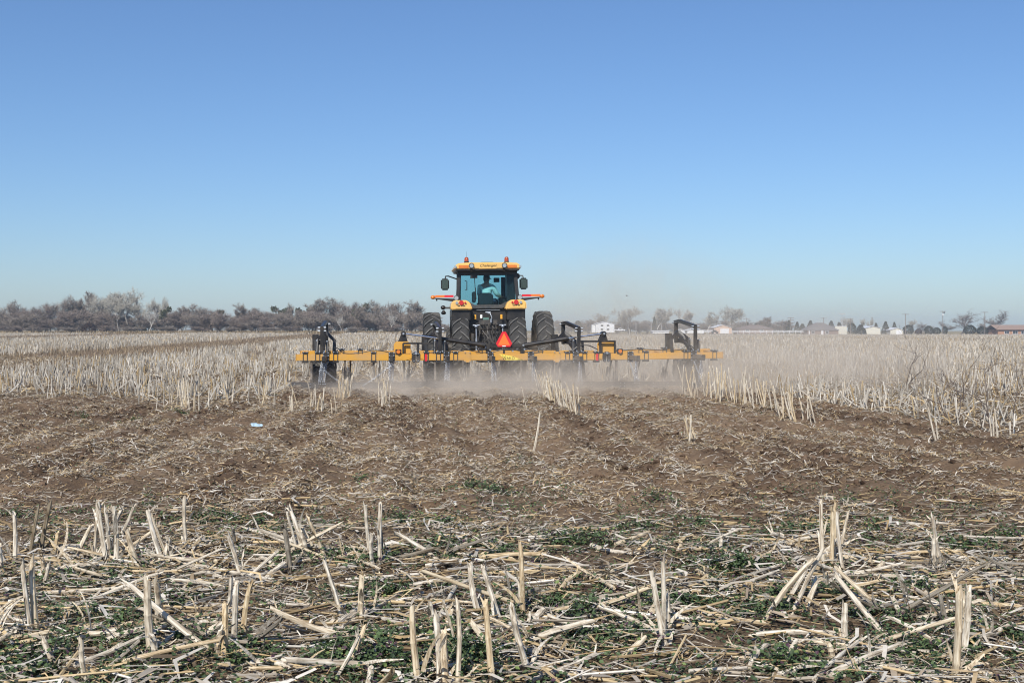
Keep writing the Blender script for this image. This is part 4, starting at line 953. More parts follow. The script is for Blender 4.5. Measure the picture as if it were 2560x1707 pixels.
def bolts(pts, r=.014, L=.03):
    m_ = MB()
    for (a_, b__, c_) in pts: m_.cyl((a_, b__, c_), (a_, b__-L, c_), r, n=6)
    return m_
# hinges
for u0 in (HL, HR):
    z0 = bz(u0)
    for s_ in (-1, 1):
        hg = MB().prism([(u0+s_*.10, z0-.10), (u0+s_*.10, z0+.10), (u0+s_*.035, z0+.135), (u0-s_*.0, z0+.13), (u0-s_*.0+s_*.012, z0-.12), (u0+s_*.06, z0-.13)], -.115+.012*(s_ > 0), -.085+.012*(s_ > 0)).build('hinge_plate', M_BK if s_ < 0 else M_DGREY, CV, bevel=.004)
        bolts([(u0+s_*.05, -.115, z0+.09), (u0+s_*.05, -.115, z0-.09)]).build('hinge_bolt', M_ZINC, CV)
        MB().prism([(u0+s_*.11, z0-.03), (u0+s_*.26, z0-.07), (u0+s_*.26, z0+.0), (u0+s_*.11, z0+.05)], -.095, -.0835).build('gusset', M_OR, CV)
    MB().cyl((u0, -.16, z0+.10), (u0, FV+.1, z0+.10), .028, n=12).build('hinge_pin', M_ZINC, CV)
# orange clamp plates on the centre beam
for px in (1168, 1391):
    u0 = U(px); MB().prism([(u0-.085, .66), (u0-.05, .635), (u0+.05, .635), (u0+.085, .66), (u0+.085, .90), (u0-.085, .90)], -.105, -.0845).build('clamp_plate', M_OR, CV, bevel=.004)
    bolts([(u0+dx, -.105, z_) for dx in (-.06, .06) for z_ in (.66, .885)]).build('plate_bolt', M_ZINC, CV)
# drag arms, mounting brackets, chains
link_t = MB()
for k in range(10):
    pass
def chain(pts, parent, r=.0056, wl=.044, ww=.030):
    m_ = MB(); pts = [Vector(p) for p in pts]; seg = []
    tot = sum((pts[i+1]-pts[i]).length for i in range(len(pts)-1)); nl = max(3, int(tot/(wl*.80)))
    def at(s):
        for i in range(len(pts)-1):
            L = (pts[i+1]-pts[i]).length
            if s <= L or i == len(pts)-2: return pts[i]+(pts[i+1]-pts[i])*(s/L), (pts[i+1]-pts[i]).normalized()
            s -= L
    for k in range(nl):
        c, d = at(tot*(k+.5)/nl)
        ref = Vector((0, 1, 0)) if abs(d.y) < .8 else Vector((1, 0, 0))
        sd = d.cross(ref).normalized(); nn = sd.cross(d)
        ang = (math.pi/2 if k % 2 else 0)+.5+random.uniform(-.3, .3)
        sd = sd*math.cos(ang)+nn*math.sin(ang); nn = sd.cross(d)
        ring = []
        for q in range(8):
            a = 2*math.pi*q/8; ctr = c+d*(math.cos(a)*wl*.5)+sd*(math.sin(a)*ww*.5)
            o_ = (d*math.cos(a)+sd*math.sin(a)).normalized()
            ring += [ctr+o_*r, ctr+nn*r, ctr-o_*r, ctr-nn*r]
        fs_ = []
        for q in range(8):
            for e in range(4): fs_.append((q*4+e, q*4+(e+1)%4, ((q+1)%8)*4+(e+1)%4, ((q+1)%8)*4+e))
        m_.add(ring, fs_)
    return m_.build('chain', M_ZINC, parent)
random.seed(31)
BR = [815, 979, 1116, 1226, 1327, 1439, 1576, 1734]
DV = -1.0; DZ = .125
for i, px in enumerate(BR):
    u0 = U(px, -.1); z0 = bz(u0)
    MB().b2((u0-.075, -.115, z0-.135), (u0+.075, -.0835, z0+.135)).build('arm_bracket', M_BK, CV, bevel=.006)
    bolts([(u0+dx, -.115, z0+dz) for dx in (-.055, .055) for dz in (-.11, -.045, .05, .115)], .016, .028).build('bracket_bolt', M_ZINC, CV)
    am = MB().b2((u0-.035, -1.12, z0-.065), (u0+.035, -.115, z0+.035)); am.build('drag_arm', M_ARM, CV, bevel=.006)
    MB().b2((u0-.042, -1.15, z0-.075), (u0+.042, -1.12, z0+.045)).build('arm_cap', M_BK, CV, bevel=.004)
    MB().b2((u0-.045, -1.10, z0-.095), (u0+.045, -.70, z0-.067)).build('chain_rail', M_BK, CV, bevel=.004)
    sway = random.uniform(-.05, .05)
    for k in range(5):
        v0 = -1.06+.085*k; v1 = DV+.03*(k-2)+random.uniform(-.02, .02); ux = u0+random.uniform(-.03, .03)
        top = Vector((u0+(k-2)*.024+random.uniform(-.008, .008), v0, z0-.09)); bot = Vector((u0+sway+(k-2)*.026+random.uniform(-.015, .015), v1, DZ+.06))
        mid = (top+bot)/2+Vector((random.uniform(-.02, .02), random.uniform(-.03, .03), 0))
        chain([top, mid, bot], CV)
    MB().b2((u0+sway-.05, DV-.05, DZ+.02), (u0+sway+.05, DV+.05, DZ+.11)).build('chain_shackle', M_BK, CV, bevel=.01)
    bolts([(u0+sway+dx, DV-.05, DZ+dz) for dx in (-.06, -.02, .03, .06) for dz in (.03, .08, .11)], .012, .03).build('shackle_bolt', M_ZINC, CV)
def slack(ua, za, ub, zb, sag):
    return [(ua+(ub-ua)*t, DV-.06, za+(zb-za)*t-sag*4*t*(1-t)) for t in [k/8 for k in range(9)]]
ua, ub = U(812, DV), U(979, DV)
chain(slack(ua, .48, U(862, DV), .13, .02), CV); chain(slack(ub, .62, U(905, DV), .10, .03), CV)
chain([(U(1576, -.3), -.3, .62), (U(1592, -.9), -.9, .10)], CV); chain([(U(1735, -.3), -.3, .66), (U(1757, -.9), -.9, .12)], CV)
for (p0, p1, dz) in ((729, 1012, .0), (1006, 1330, .012), (1322, 1556, -.005), (1552, 1792, -.01)):
    a_, b__ = U(p0, DV), U(p1, DV)
    db = MB(); db.beam((a_, DV, DZ+dz), (b__, DV, DZ+dz-.01), .10, .15); dbo = db.build('drag_bar', M_DRAG, CV, bevel=.006)
    pts = []
    u_ = a_+.08
    while u_ < b__-.05:
        pts += [(u_, DV-.05, DZ+dz+.035), (u_, DV-.05, DZ+dz-.038)]; u_ += .36
    bolts(pts, .012, .02).build('bar_bolt', M_ZINC, dbo)
# U-bolt clamps with standards under them
def ubolt(u0, v, dz=0.0, wdt=.10):
    z0 = bz(u0)+dz; m_ = MB()
    for s_ in (-1, 1): m_.cyl((u0+s_*wdt/2, v-BH/2-.012, z0-BH/2-.05), (u0+s_*wdt/2, v-BH/2-.012, z0+BH/2+.04), .011, n=6)
    ub_ = m_.build('u_bolt', M_DGREY, CV)
    MB().prism([(u0-wdt*.75, z0+BH/2+.055), (u0-wdt*.75, z0+BH/2+.03), (u0-wdt*.3, z0+BH/2+.003), (u0+wdt*.3, z0+BH/2+.003), (u0+wdt*.75, z0+BH/2+.03), (u0+wdt*.75, z0+BH/2+.055)], v-.10, v+.10).build('clamp_saddle', M_BK, CV, bevel=.004)
    MB().b2((u0-wdt*.7, v-.11, z0-BH/2-.05), (u0+wdt*.7, v+.11, z0-BH/2-.008)).build('clamp_base', M_BK, CV, bevel=.004)
    [bolts([(u0+s_*wdt*.45, v-.09, z0+BH/2+.05)], .014, .03).build('clamp_nut', M_ZINC, CV) for s_ in (-1, 1)]
for px in (763, 794, 839, 934, 1066, 1096, 1139, 1419, 1462, 1492, 1616, 1715, 1787): ubolt(U(px, -.1), 0)
for px in (855, 901, 1200, 1350, 1600, 1660): ubolt(U(px, FV), FV, FZ)
def coulter(u0, v):
    MB().cyl((u0-.006, v+.55, .22), (u0+.006, v+.55, .22), .25, n=28).cyl((u0-.04, v+.55, .22), (u0+.04, v+.55, .22), .05, n=10).build('coulter_disc', M_DGREY, CV)
    MB().beam((u0+.03, v+.55, .22), (u0+.03, v+.1, bz(u0)-.08), .03, .08).build('coulter_arm', M_BK, CV, bevel=.004)
def shank(u0, v):
    z0 = bz(u0)+(FZ if v > .5 else 0)
    s_ = MB(); s_.prism([(v-.035, z0-.09), (v-.05, .42), (v-.10, .22), (v-.02, .02), (v+.13, -.10), (v+.16, -.08), (v+.05, .05), (v-.02, .22), (v+.02, .42), (v+.035, z0-.09)], u0-.026, u0+.026, 'x')
    so_ = s_.build('shank', mat('dusty_shank', (.05, .047, .045), .6, .2, var=.3, scale=9, dirt=DUST, dirt_amt=.6), CV, bevel=.004)
    MB().add([(u0, v+.22, -.08), (u0-.16, v-.08, -.03), (u0+.16, v-.08, -.03), (u0, v+.02, .05)], [(0,1,3), (0,3,2), (1,2,3), (0,2,1)]).build('sweep', M_DGREY, so_)
for k, u0 in enumerate(np.arange(-4.94, 5.0, .76)):
    shank(float(u0), FV if k % 2 else 0.0); coulter(float(u0)+.1, FV)
# gauge wheels with their lift towers
def tower(pxr, pxf, ztop, flip=1):
    ur = U(pxr); uf = U(pxf, 1.75); z0 = bz(ur)
    tw = empty('depth_tower', (0, 0, 0)); tw.parent = CV
    MB().beam((ur, 0, z0), (ur, -.02, ztop-.10), .085, .075, up=(0,1,0)).build('rear_post', M_BK, tw, bevel=.008)
    MB().beam((uf, 1.75, z0+.3), (uf, 1.75, ztop), .095, .085, up=(0,1,0)).build('front_post', M_BK, tw, bevel=.008)
    m_ = MB(); m_.beam((uf-.02, 1.80, ztop-.01), (uf+(ur-uf)*.25, 1.35, ztop+.02), .09, .09); m_.build('top_arm', M_BK, tw, bevel=.012)
    m_ = MB(); m_.beam((uf+(ur-uf)*.22, 1.4, ztop+.02), (ur, -.04, ztop-.13), .09, .09); m_.build('top_arm', M_BK, tw, bevel=.012)
    m_ = MB()
    for (a_, v_, z_) in ((ur, -.02, ztop-.12), (uf, 1.75, ztop-.02), (ur, -.02, ztop-.20)):
        m_.cyl((a_-.10, v_, z_), (a_+.10, v_, z_), .018, n=8)
    m_.build('pivot_pin', M_ZINC, tw)
    # parallel linkage and cylinder
    MB().beam((ur+.02, .35, z0+.08), (uf-.03, 1.3, z0+.52), .07, .09).build('link_arm', M_BK, tw, bevel=.01)
    MB().beam((uf, 1.75, z0+.38), (uf+flip*.25, 1.6, z0+.34), .08, .12).build('link_arm', M_BK, tw, bevel=.01)
    MB().cyl((uf+flip*.30, 1.5, z0+.06), (uf+flip*.28, 1.55, z0+.42), .05, n=12).build('lift_cylinder', M_BK, tw)
    MB().b2((uf-.34, 1.4, z0+.10), (uf-.18, 1.6, z0+.56)).build('cylinder_box', M_BK, tw, bevel=.01)
    MB().cyl((ur-.13, .1, z0+.08), (ur-.12, .2, z0+.45), .035, n=10).cyl((ur+.12, .1, z0+.08), (ur+.12, .2, z0+.40), .035, n=10).build('spring_tube', M_BK, tw)
    for q_ in (-1, 1):
        MB().beam((uf, 1.5, z0+.62), (uf+q_*.24, 1.3, z0+.40), .08, .07, up=(0,1,0)).build('link_arm', M_BK, tw, bevel=.01)
        MB().beam((uf+q_*.24, 1.3, z0+.42), (uf+q_*.22, 1.25, z0+.08), .085, .085, up=(0,1,0)).build('link_post', M_BK, tw, bevel=.01)
    bolts([(ur-.13, .05, z0+.42), (ur+.12, .05, z0+.40), (ur-.06, -.03, z0+.15), (ur+.06, -.03, z0+.15), (uf+.2, 1.4, z0+.44)], .02, .03).build('tower_bolt', M_ZINC, tw)
    gu = (ur+uf)/2
    wheel('gauge_wheel', gu-.17, .75, .40, .25, 14, CV); wheel('gauge_wheel', gu+.17, .75, .40, .25, 14, CV)
    MB().beam((gu-.17, .75, .40), (gu+.17, .75, .40), .06, .06).beam((gu, .75, .40), (gu, .5, z0+.05), .07, .08).build('wheel_fork', M_BK, CV, bevel=.006)
tower(805, 816, 1.62, -1); tower(1100, 1100-14, 1.60, 1); tower(1447, 1408, 1.61, 1); tower(1738, 1690, 1.66, 1)
# fold brackets, lugs and cylinders
for s_, pxl, px1, px2, c0 in ((-1, 1008.5, 1098, 1213, 985), (1, 1508, 1419, 1311, 1536)):
    ul = U(pxl, .3); zl = Zp(834, ul, .3); zb = bz(ul)
    um = (U(985, .3)+U(1026, .3))/2 if s_ < 0 else (U(1495, .3)+U(1537, .3))/2
    MB().prism([(um-.21, zb+.09), (um-.21, zb+.32), (um-.15, zb+.39), (um+.15, zb+.39), (um+.21, zb+.32), (um+.21, zb+.09)], .10, .13).build('fold_bracket', M_OR, CV, bevel=.006)
    MB().prism([(um-.21, zb+.09), (um-.21, zb+.32), (um-.15, zb+.39), (um+.15, zb+.39), (um+.21, zb+.32), (um+.21, zb+.09)], .47, .50).build('fold_bracket', M_OR, CV, bevel=.006)
    MB().prism([(ul-.14, zb+.38), (ul-.05, zl), (ul-.03, zl+.06), (ul+.03, zl+.06), (ul+.05, zl), (ul+.11, zb+.38)], .20, .235).prism([(ul-.14, zb+.38), (ul-.05, zl), (ul-.03, zl+.06), (ul+.03, zl+.06), (ul+.05, zl), (ul+.11, zb+.38)], .36, .395).cyl((ul, .17, zl), (ul, .43, zl), .065, n=18).build('cylinder_lug', M_BK, CV, bevel=.004)
    MB().cyl((ul, .165, zl), (ul, .13, zl), .025, n=10).build('lug_pin', M_ZINC, CV)
    u1 = U(px1, .3); z1 = Zp(846, u1, .3); u2 = U(px2, .3); z2 = Zp(863, u2, .3)
    MB().cyl((ul, .3, zl), (u1, .3, z1), .022, n=12).build('cylinder_rod', M_CHR, CV, smooth=True)
    MB().cyl((u1, .3, z1), (u2, .3, z2), .055, n=16).cyl((u1+s_*.02, .3, z1), (u1-s_*.05, .3, z1-.005), .065, n=16).cyl((u2-s_*.0, .3, z2), (u2+s_*.06, .3, z2+.006), .065, n=16).build('fold_cylinder', M_BK, CV, smooth=True)
    # side rail with posts and amber lamp
    ra, rb = (U(1008), U(1082)) if s_ < 0 else (U(1452), U(1539))
    zr = Zp(858 if s_ < 0 else 853, ra)
    m_ = MB(); m_.b2((ra, -.02, zr-.025), (rb, .03, zr+.02)); m_.build('hose_rail', M_BK, CV, bevel=.004)
    pa, pb = (U(1008), U(1045)) if s_ < 0 else (U(1537), U(1501))
    MB().b2((pa-.022, -.02, zb+.06), (pa+.022, .03, zr)).build('rail_post', M_BK, CV, bevel=.004)
    MB().b2((pb-.03, -.02, zb-.0), (pb+.03, .03, zr-.0)).build('rail_post', M_BK, CV, bevel=.004)
    lu = U(996 if s_ < 0 else 1548); lmp = MB().b2((lu-.075, -.12, bz(lu)+.085), (lu+.075, -.02, bz(lu)+.20)).build('lamp_box', M_BK, CV, bevel=.01)
    MB().cyl((lu, -.15, bz(lu)+.14), (lu, -.115, bz(lu)+.14), .048, n=14).build('amber_lamp', M_AMB, lmp)
    ru = U(1065 if s_ < 0 else 1493, -.1); MB().b2((ru-.028, -.108, bz(ru)-.09), (ru+.028, -.0845, bz(ru)+.08)).build('red_reflector', M_RTAPE, CV)
# headstock between the fold cylinders
um, uM = U(1205, .5), U(1320, .5); z_ = Zp(864, 0, .5)
MB().b2((um, .40, z_-.06), (uM, .52, z_+.05)).b2((um+.1, .35, .80), (um+.2, .6, z_)).b2((uM-.2, .35, .80), (uM-.1, .6, z_)).build('headstock', M_BK, CV, bevel=.01)
MB().b2((-.55, FV, .80), (-.40, FV+.3, .98)).b2((.05, FV, .80), (.25, FV+.3, .98)).build('hitch_plate', M_BK, CV, bevel=.01)
bolts([(U(px, .3), .38, Zp(py, 0, .3)) for px, py in ((1212, 859), (1214, 868), (1309, 863), (1312, 873), (1226, 875), (1282, 877))], .028, .04).build('headstock_bolt', M_ZINC, CV)
# hoses draped along the beams
def hose(pts, r=.013):
    P_ = [Vector(p) for p in pts]; out = []
    for i in range(len(P_)-1):
        p0 = P_[max(0, i-1)]; p1 = P_[i]; p2 = P_[i+1]; p3 = P_[min(len(P_)-1, i+2)]
        for k in range(6):
            t = k/6; out.append(.5*((2*p1)+(p2-p0)*t+(2*p0-5*p1+4*p2-p3)*t*t+(3*p1-p0-3*p2+p3)*t**3))
    out.append(P_[-1]); MB().tube(out, r, 6).build('hydraulic_hose', M_BK, CV, smooth=True)
def hp(px, py, v=-.02): u_ = U(px, v); return (u_, v, Zp(py, u_, v))
hose([hp(835, 869), hp(845, 871), hp(856, 881), hp(875, 884), hp(905, 881), hp(935, 876), hp(960, 878), hp(985, 884), hp(1005, 885)])
hose([hp(1538, 877), hp(1570, 875), hp(1600, 873), hp(1630, 874), hp(1680, 876), hp(1710, 873)])
hose([hp(1430, 878), hp(1445, 866), hp(1468, 863), hp(1485, 869), hp(1495, 874)])
hose([hp(1070, 882), hp(1100, 879), hp(1140, 879), hp(1160, 876)]); hose([hp(1125, 878), hp(1135, 868), hp(1150, 868), hp(1175, 876), hp(1200, 880)])
hose([hp(1200, 881, .1), hp(1230, 880, .1), hp(1265, 873, .1), hp(1300, 877, .1), hp(1330, 882, .1), hp(1360, 878, .1)])
hose([hp(1160, 871, .2), hp(1185, 869, .2), hp(1213, 873, .2), hp(1230, 880, .2)]); hose([hp(1315, 880, .15), hp(1345, 876, .15), hp(1370, 868, .15), hp(1395, 872, .15)])
hose([hp(1006, 902, -.09), hp(1012, 920, -.09), hp(1024, 934, -.09), hp(1035, 926, -.09), hp(1041, 904, -.09)], .006)
hose([hp(1700, 873), hp(1715, 864), hp(1728, 865), hp(1738, 876)])
# slow-moving-vehicle triangle on its bracket
sv = .22; uc = U(1260, sv); zt = Zp(829, uc, sv); zb_ = Zp(867, uc, sv)
def tri(s_, cut):
    H_ = (zt-zb_); wB = .205*s_
    zc = (zt+zb_)/2-.02
    pol = [(-.205, zb_+.085), (-.155, zb_), (.155, zb_), (.205, zb_+.085), (.045, zt), (-.045, zt)]
    return [(uc+u_*s_, zc+(z_-zc)*s_) for u_, z_ in pol]
tr_ = MB().prism(tri(1, 0), sv-.004, sv).build('warning_triangle', M_RTAPE, CV)
MB().add([(uc-.15, sv-.0065, zb_+.045), (uc+.15, sv-.0065, zb_+.045), (uc, sv-.0065, zt-.035)], [(0,1,2)]).build('fluorescent_centre', M_FLUO, tr_)
MB().b2((uc-.045, sv-.009, zb_+.008), (uc+.045, sv-.0065, zb_+.03)).build('maker_strip', M_WHITE, tr_)
MB().b2((uc-.025, sv+.002, .80), (uc+.025, sv+.02, zb_+.12)).build('triangle_post', M_BK, CV)
# name flag on the centre beam
def fl(px, py, y_=-BH/2-.004): u_ = U(px, -.085); return (u_, y_, Zp(py, u_, -.085))
nf = MB().add([fl(1248, 884.5), fl(1264, 900.2), fl(1310, 900.0), fl(1280, 890)], [(0,1,2,3)]).build('name_flag', mat('flag_yellow', (.80, .62, .10), .5, var=.05), CV)
uc_ = U(1276, -.085)
text_mesh('WAKO', .098, M_INK, 'lettering', nf, Matrix.Translation((uc_-.045, -BH/2-.0065, Zp(895.0, uc_, -.085)-.006)) @ Matrix.Rotation(math.radians(90), 4, 'X'), shear=.0, extrude=.001)
MB().tube([(a_, -BH/2-.0055, c_) for a_, _, c_ in (fl(1255, 887), fl(1265, 898), fl(1263, 887.5))], .004, 4).tube([(a_, -BH/2-.0055, c_) for a_, _, c_ in (fl(1294, 896.8), fl(1301, 897.4), fl(1307, 899.4), fl(1294, 899.3))], .003, 4).build('flag_stroke', M_INK, nf)
# ------------------------------------------------------------------ bare trees and cedars
M_BARKG = mat('grey_bark', (.17, .145, .13), .9, var=.3, scale=2)
M_BARKW = mat('pale_bark', (.46, .43, .38), .9, var=.2, scale=2)
M_TWIGB = mat('brown_twigs', (.235, .196, .160), .9, var=.3, scale=.4)
M_TWIGR = mat('reddish_twigs', (.225, .178, .146), .9, var=.3, scale=.4)
M_TWIGG = mat('pale_grey_twigs', (.40, .375, .315), .9, var=.25, scale=.4)
M_CED = mat('cedar_foliage', (.042, .048, .020), .9, var=.45, scale=1.2)
M_CEDO = mat('olive_foliage', (.060, .064, .026), .9, var=.4, scale=1.2)
M_CEDR = mat('winter_red_foliage', (.075, .042, .03), .9, var=.4, scale=1.2)
def bare_tree_meshes(seed, H=10.0, Wd=7.0, trunk=.25, stems=1, lift=.25, twig_n=7, m_b=M_BARKG, m_t=M_TWIGB, up=.55, tw=.030):
    random.seed(seed); tr = MB(); tv, tf = [], []
    def twig(p, d, L, w_):
        d = d.normalized(); s = d.cross(Vector((random.gauss(0,1), random.gauss(0,1), random.gauss(0,1))))
        if s.length < 1e-3: return
        s.normalize(); b = len(tv); m_ = p+d*L*.55+Vector((random.gauss(0,.08), random.gauss(0,.08), random.gauss(0,.06)))*L
        e = m_+(d+Vector((0,0,.35))).normalized()*L*.45
        tv.extend([tuple(p-s*w_/2), tuple(p+s*w_/2), tuple(m_+s*w_*.35), tuple(m_-s*w_*.35), tuple(e)])
        tf.extend([(b, b+1, b+2), (b, b+2, b+3), (b+3, b+2, b+4)])
    def grow(p, d, L, r, lev):
        pts = [p]; d = d.normalized(); ds = [d]
        ns = 4 if lev >= 2 else 3
        for i in range(ns):
            d = (d+Vector((random.gauss(0,.22), random.gauss(0,.22), random.gauss(.05,.14)))).normalized()
            pts.append(pts[-1]+d*L/ns); ds.append(d)
        if lev >= 1: tr.tube(pts, [max(.012, r*(1-.5*i/ns)) for i in range(ns+1)], 6 if lev >= 3 else (4 if lev == 2 else 3), caps=False)
        if lev == 1:
            for k in range(twig_n):
                i = random.randint(1, ns); a = Vector((random.gauss(0,1), random.gauss(0,1), random.gauss(.25,.7))).normalized()
                twig(pts[i], ds[i]*.5+a, L*random.uniform(.5, .95), tw)
                if random.random() < .8: twig(pts[i]+a*L*.25, a+Vector((random.gauss(0,.6), random.gauss(0,.6), random.gauss(.2,.5))), L*random.uniform(.35, .7), tw*.75)
            return
        nk = {4: 6, 3: 6, 2: 5}[lev]
        for k in range(nk):
            i = ns if k == 0 else random.randint(1 if lev < 4 else 2, ns)
            az = random.uniform(0, 6.28); a = Vector((math.cos(az), math.sin(az), random.uniform(.0, 1)*up*1.5))
            grow(pts[i], ds[i]*.55+a*.75, L*random.uniform(.5, .72), r*.5, lev-1)
    for s in range(stems):
        az = random.uniform(0, 6.28); q = .0 if stems == 1 else .35
        grow(Vector((random.gauss(0,.3)*(stems > 1), random.gauss(0,.3)*(stems > 1), 0)), Vector((math.cos(az)*q, math.sin(az)*q, 1)), 10*(.42 if stems == 1 else .36), trunk*(1 if stems == 1 else .6), 4 if stems == 1 else 3)
    allp = np.array([v for v in tr.v]+tv); zmax = np.quantile(allp[:, 2], .997); rx = np.quantile(np.abs(allp[:, :2]-allp[:, :2].mean(0)), .985)
    sx, sz = Wd/2/rx, H/zmax
    def fit(vs): return [(v[0]*sx, v[1]*sx, v[2]*sz-.1) for v in vs]
    mt = bpy.data.meshes.new('trunk'); mt.from_pydata(fit(tr.v), [], tr.f); mt.materials.append(m_b)
    mc = bpy.data.meshes.new('crown'); mc.from_pydata(fit(tv), [], tf); mc.materials.append(m_t)
    return mt, mc
def cedar_meshes(seed, H=5, Wd=4, shape='ball', m_f=M_CED, nleaf=1500):
    random.seed(seed); rng = np.random.default_rng(seed)
    tr = MB().tube([(0,0,-.1), (.03,0,H*.3), (0,.03,H*.8)], [.14, .1, .03], 6)
    n_ = nleaf; t = rng.random(n_)**.8; az = rng.random(n_)*6.28
    if shape == 'ball': prof = np.sin(np.pi*np.clip(.12+.86*t, 0, 1))**.6
    elif shape == 'cone': prof = (1-t)**.8*.95+.06
    else: prof = np.ones(n_)
    lump = .75+.5*fbm(az*1.3+seed, t*5, 3, seed)
    rr = Wd/2*prof*lump*np.sqrt(rng.uniform(.45, 1, n_)); z = (.04+.96*t)*H
    c = np.stack([rr*np.cos(az), rr*np.sin(az), z], 1)
    if shape == 'top':
        nl = 9; lc = np.stack([rng.uniform(-.38, .38, nl)*Wd, rng.uniform(-.38, .38, nl)*Wd, rng.uniform(.52, .88, nl)*H], 1); li = rng.integers(0, nl, n_); dd = rng.normal(0, 1, (n_, 3)); dd /= np.linalg.norm(dd, axis=1)[:, None]
        c = lc[li]+dd*np.sqrt(rng.uniform(.3, 1, (n_, 1)))*np.array([[.20*Wd, .20*Wd, .12*H]])*(.6+.6*(li % 3)[:, None]/2); az = np.arctan2(dd[:, 1], dd[:, 0])
    sz = rng.uniform(.12, .30, n_)*Wd/4
    vs_ = []; fs_ = []
    for i in range(n_):
        o = Vector((math.cos(az[i]), math.sin(az[i]), random.gauss(.35, .5))).normalized(); s = o.cross(Vector((random.gauss(0,1), random.gauss(0,1), random.gauss(0,1)))).normalized(); u_ = s.cross(o)
        d = (o*.55+u_*random.uniform(-.8,.8)).normalized(); p = Vector(c[i]); q = float(sz[i]); b = len(vs_)
        vs_ += [tuple(p-s*q*.6), tuple(p+s*q*.6), tuple(p+d*q*1.5+s*q*.2), tuple(p+d*q*1.3-s*q*.3)]; fs_ += [(b, b+1, b+2, b+3)]
    me = bpy.data.meshes.new('crown'); me.from_pydata(vs_, [], fs_); me.materials.append(m_f)
    return tr.mesh('trunk', M_BARKG), me
TREES = {
 'brown': [bare_tree_meshes(s, 10, 8, .22, 1 if s % 2 else 3, m_t=M_TWIGB, twig_n=24, tw=.06) for s in (1, 2, 3)],
 'red': [bare_tree_meshes(s, 10, 9, .22, 3, m_t=M_TWIGR, twig_n=24, tw=.06) for s in (11, 12)],
 'pale': [bare_tree_meshes(s, 10, 7, .22, 1, m_b=M_BARKW, m_t=M_TWIGG, up=.75, twig_n=18, tw=.045) for s in (21, 22, 23)],
 'shrub': [bare_tree_meshes(s, 10, 14, .18, 4, m_t=[M_TWIGB, M_TWIGR, M_TWIGB][s % 3], twig_n=18, tw=.07) for s in (31, 32, 33)],
 'white': [bare_tree_meshes(s, 10, 6, .26, 1, m_b=M_BARKW, m_t=M_BARKW, twig_n=2, tw=.05) for s in (41, 42)],
 'round': [bare_tree_meshes(s, 10, 11, .24, 1, m_t=M_TWIGB, up=.45, twig_n=7, tw=.035) for s in (51, 52)],
 'ball': [cedar_meshes(61, 10, 9, 'ball'), cedar_meshes(62, 10, 9, 'ball')],
 'cone': [cedar_meshes(63, 10, 6, 'cone'), cedar_meshes(64, 10, 7, 'cone')],
 'olive': [cedar_meshes(65, 10, 8, 'top', M_CEDO), cedar_meshes(66, 10, 8, 'top', M_CEDO)],
 'rust': [cedar_meshes(67, 10, 9, 'ball', M_CEDR)],
}
NAT_W = {'brown': 8, 'red': 9, 'pale': 7, 'shrub': 14, 'white': 6, 'round': 11, 'ball': 9, 'cone': 6.5, 'olive': 8, 'rust': 9}
tk = [0]
def tree(kind, px, ytop, wpx, Y, label, group, name=None, ybase=None):
    tk[0] += 1; random.seed(tk[0]*31)
    mt, mc = TREES[kind][tk[0] % len(TREES[kind])]
    x = (px-CX)/FPX*Y; z = float(terrain(np.array([x]), np.array([Y]))[0])
    if ybase: z = CAMH+(HY-ybase)/FPX*Y
    H = CAMH+(HY-ytop)/FPX*Y-z; W_ = wpx/FPX*Y
    nm = name or ('cedar_tree' if kind in ('ball', 'cone', 'olive', 'rust') else ('bare_shrub' if kind == 'shrub' else 'bare_tree'))
    e = empty(nm, (x, Y, z), random.uniform(0, 6.28)); s = W_/NAT_W[kind]; e.scale = (s, s, H/10)
    link('trunk', mt, None, e); link('crown', mc, None, e)
    tag(e, label, 'shrub' if 'shrub' in nm else 'tree', group)
    return e
GW = 'trees of the bare woodland edge'
L_ = 'bare woodland tree '
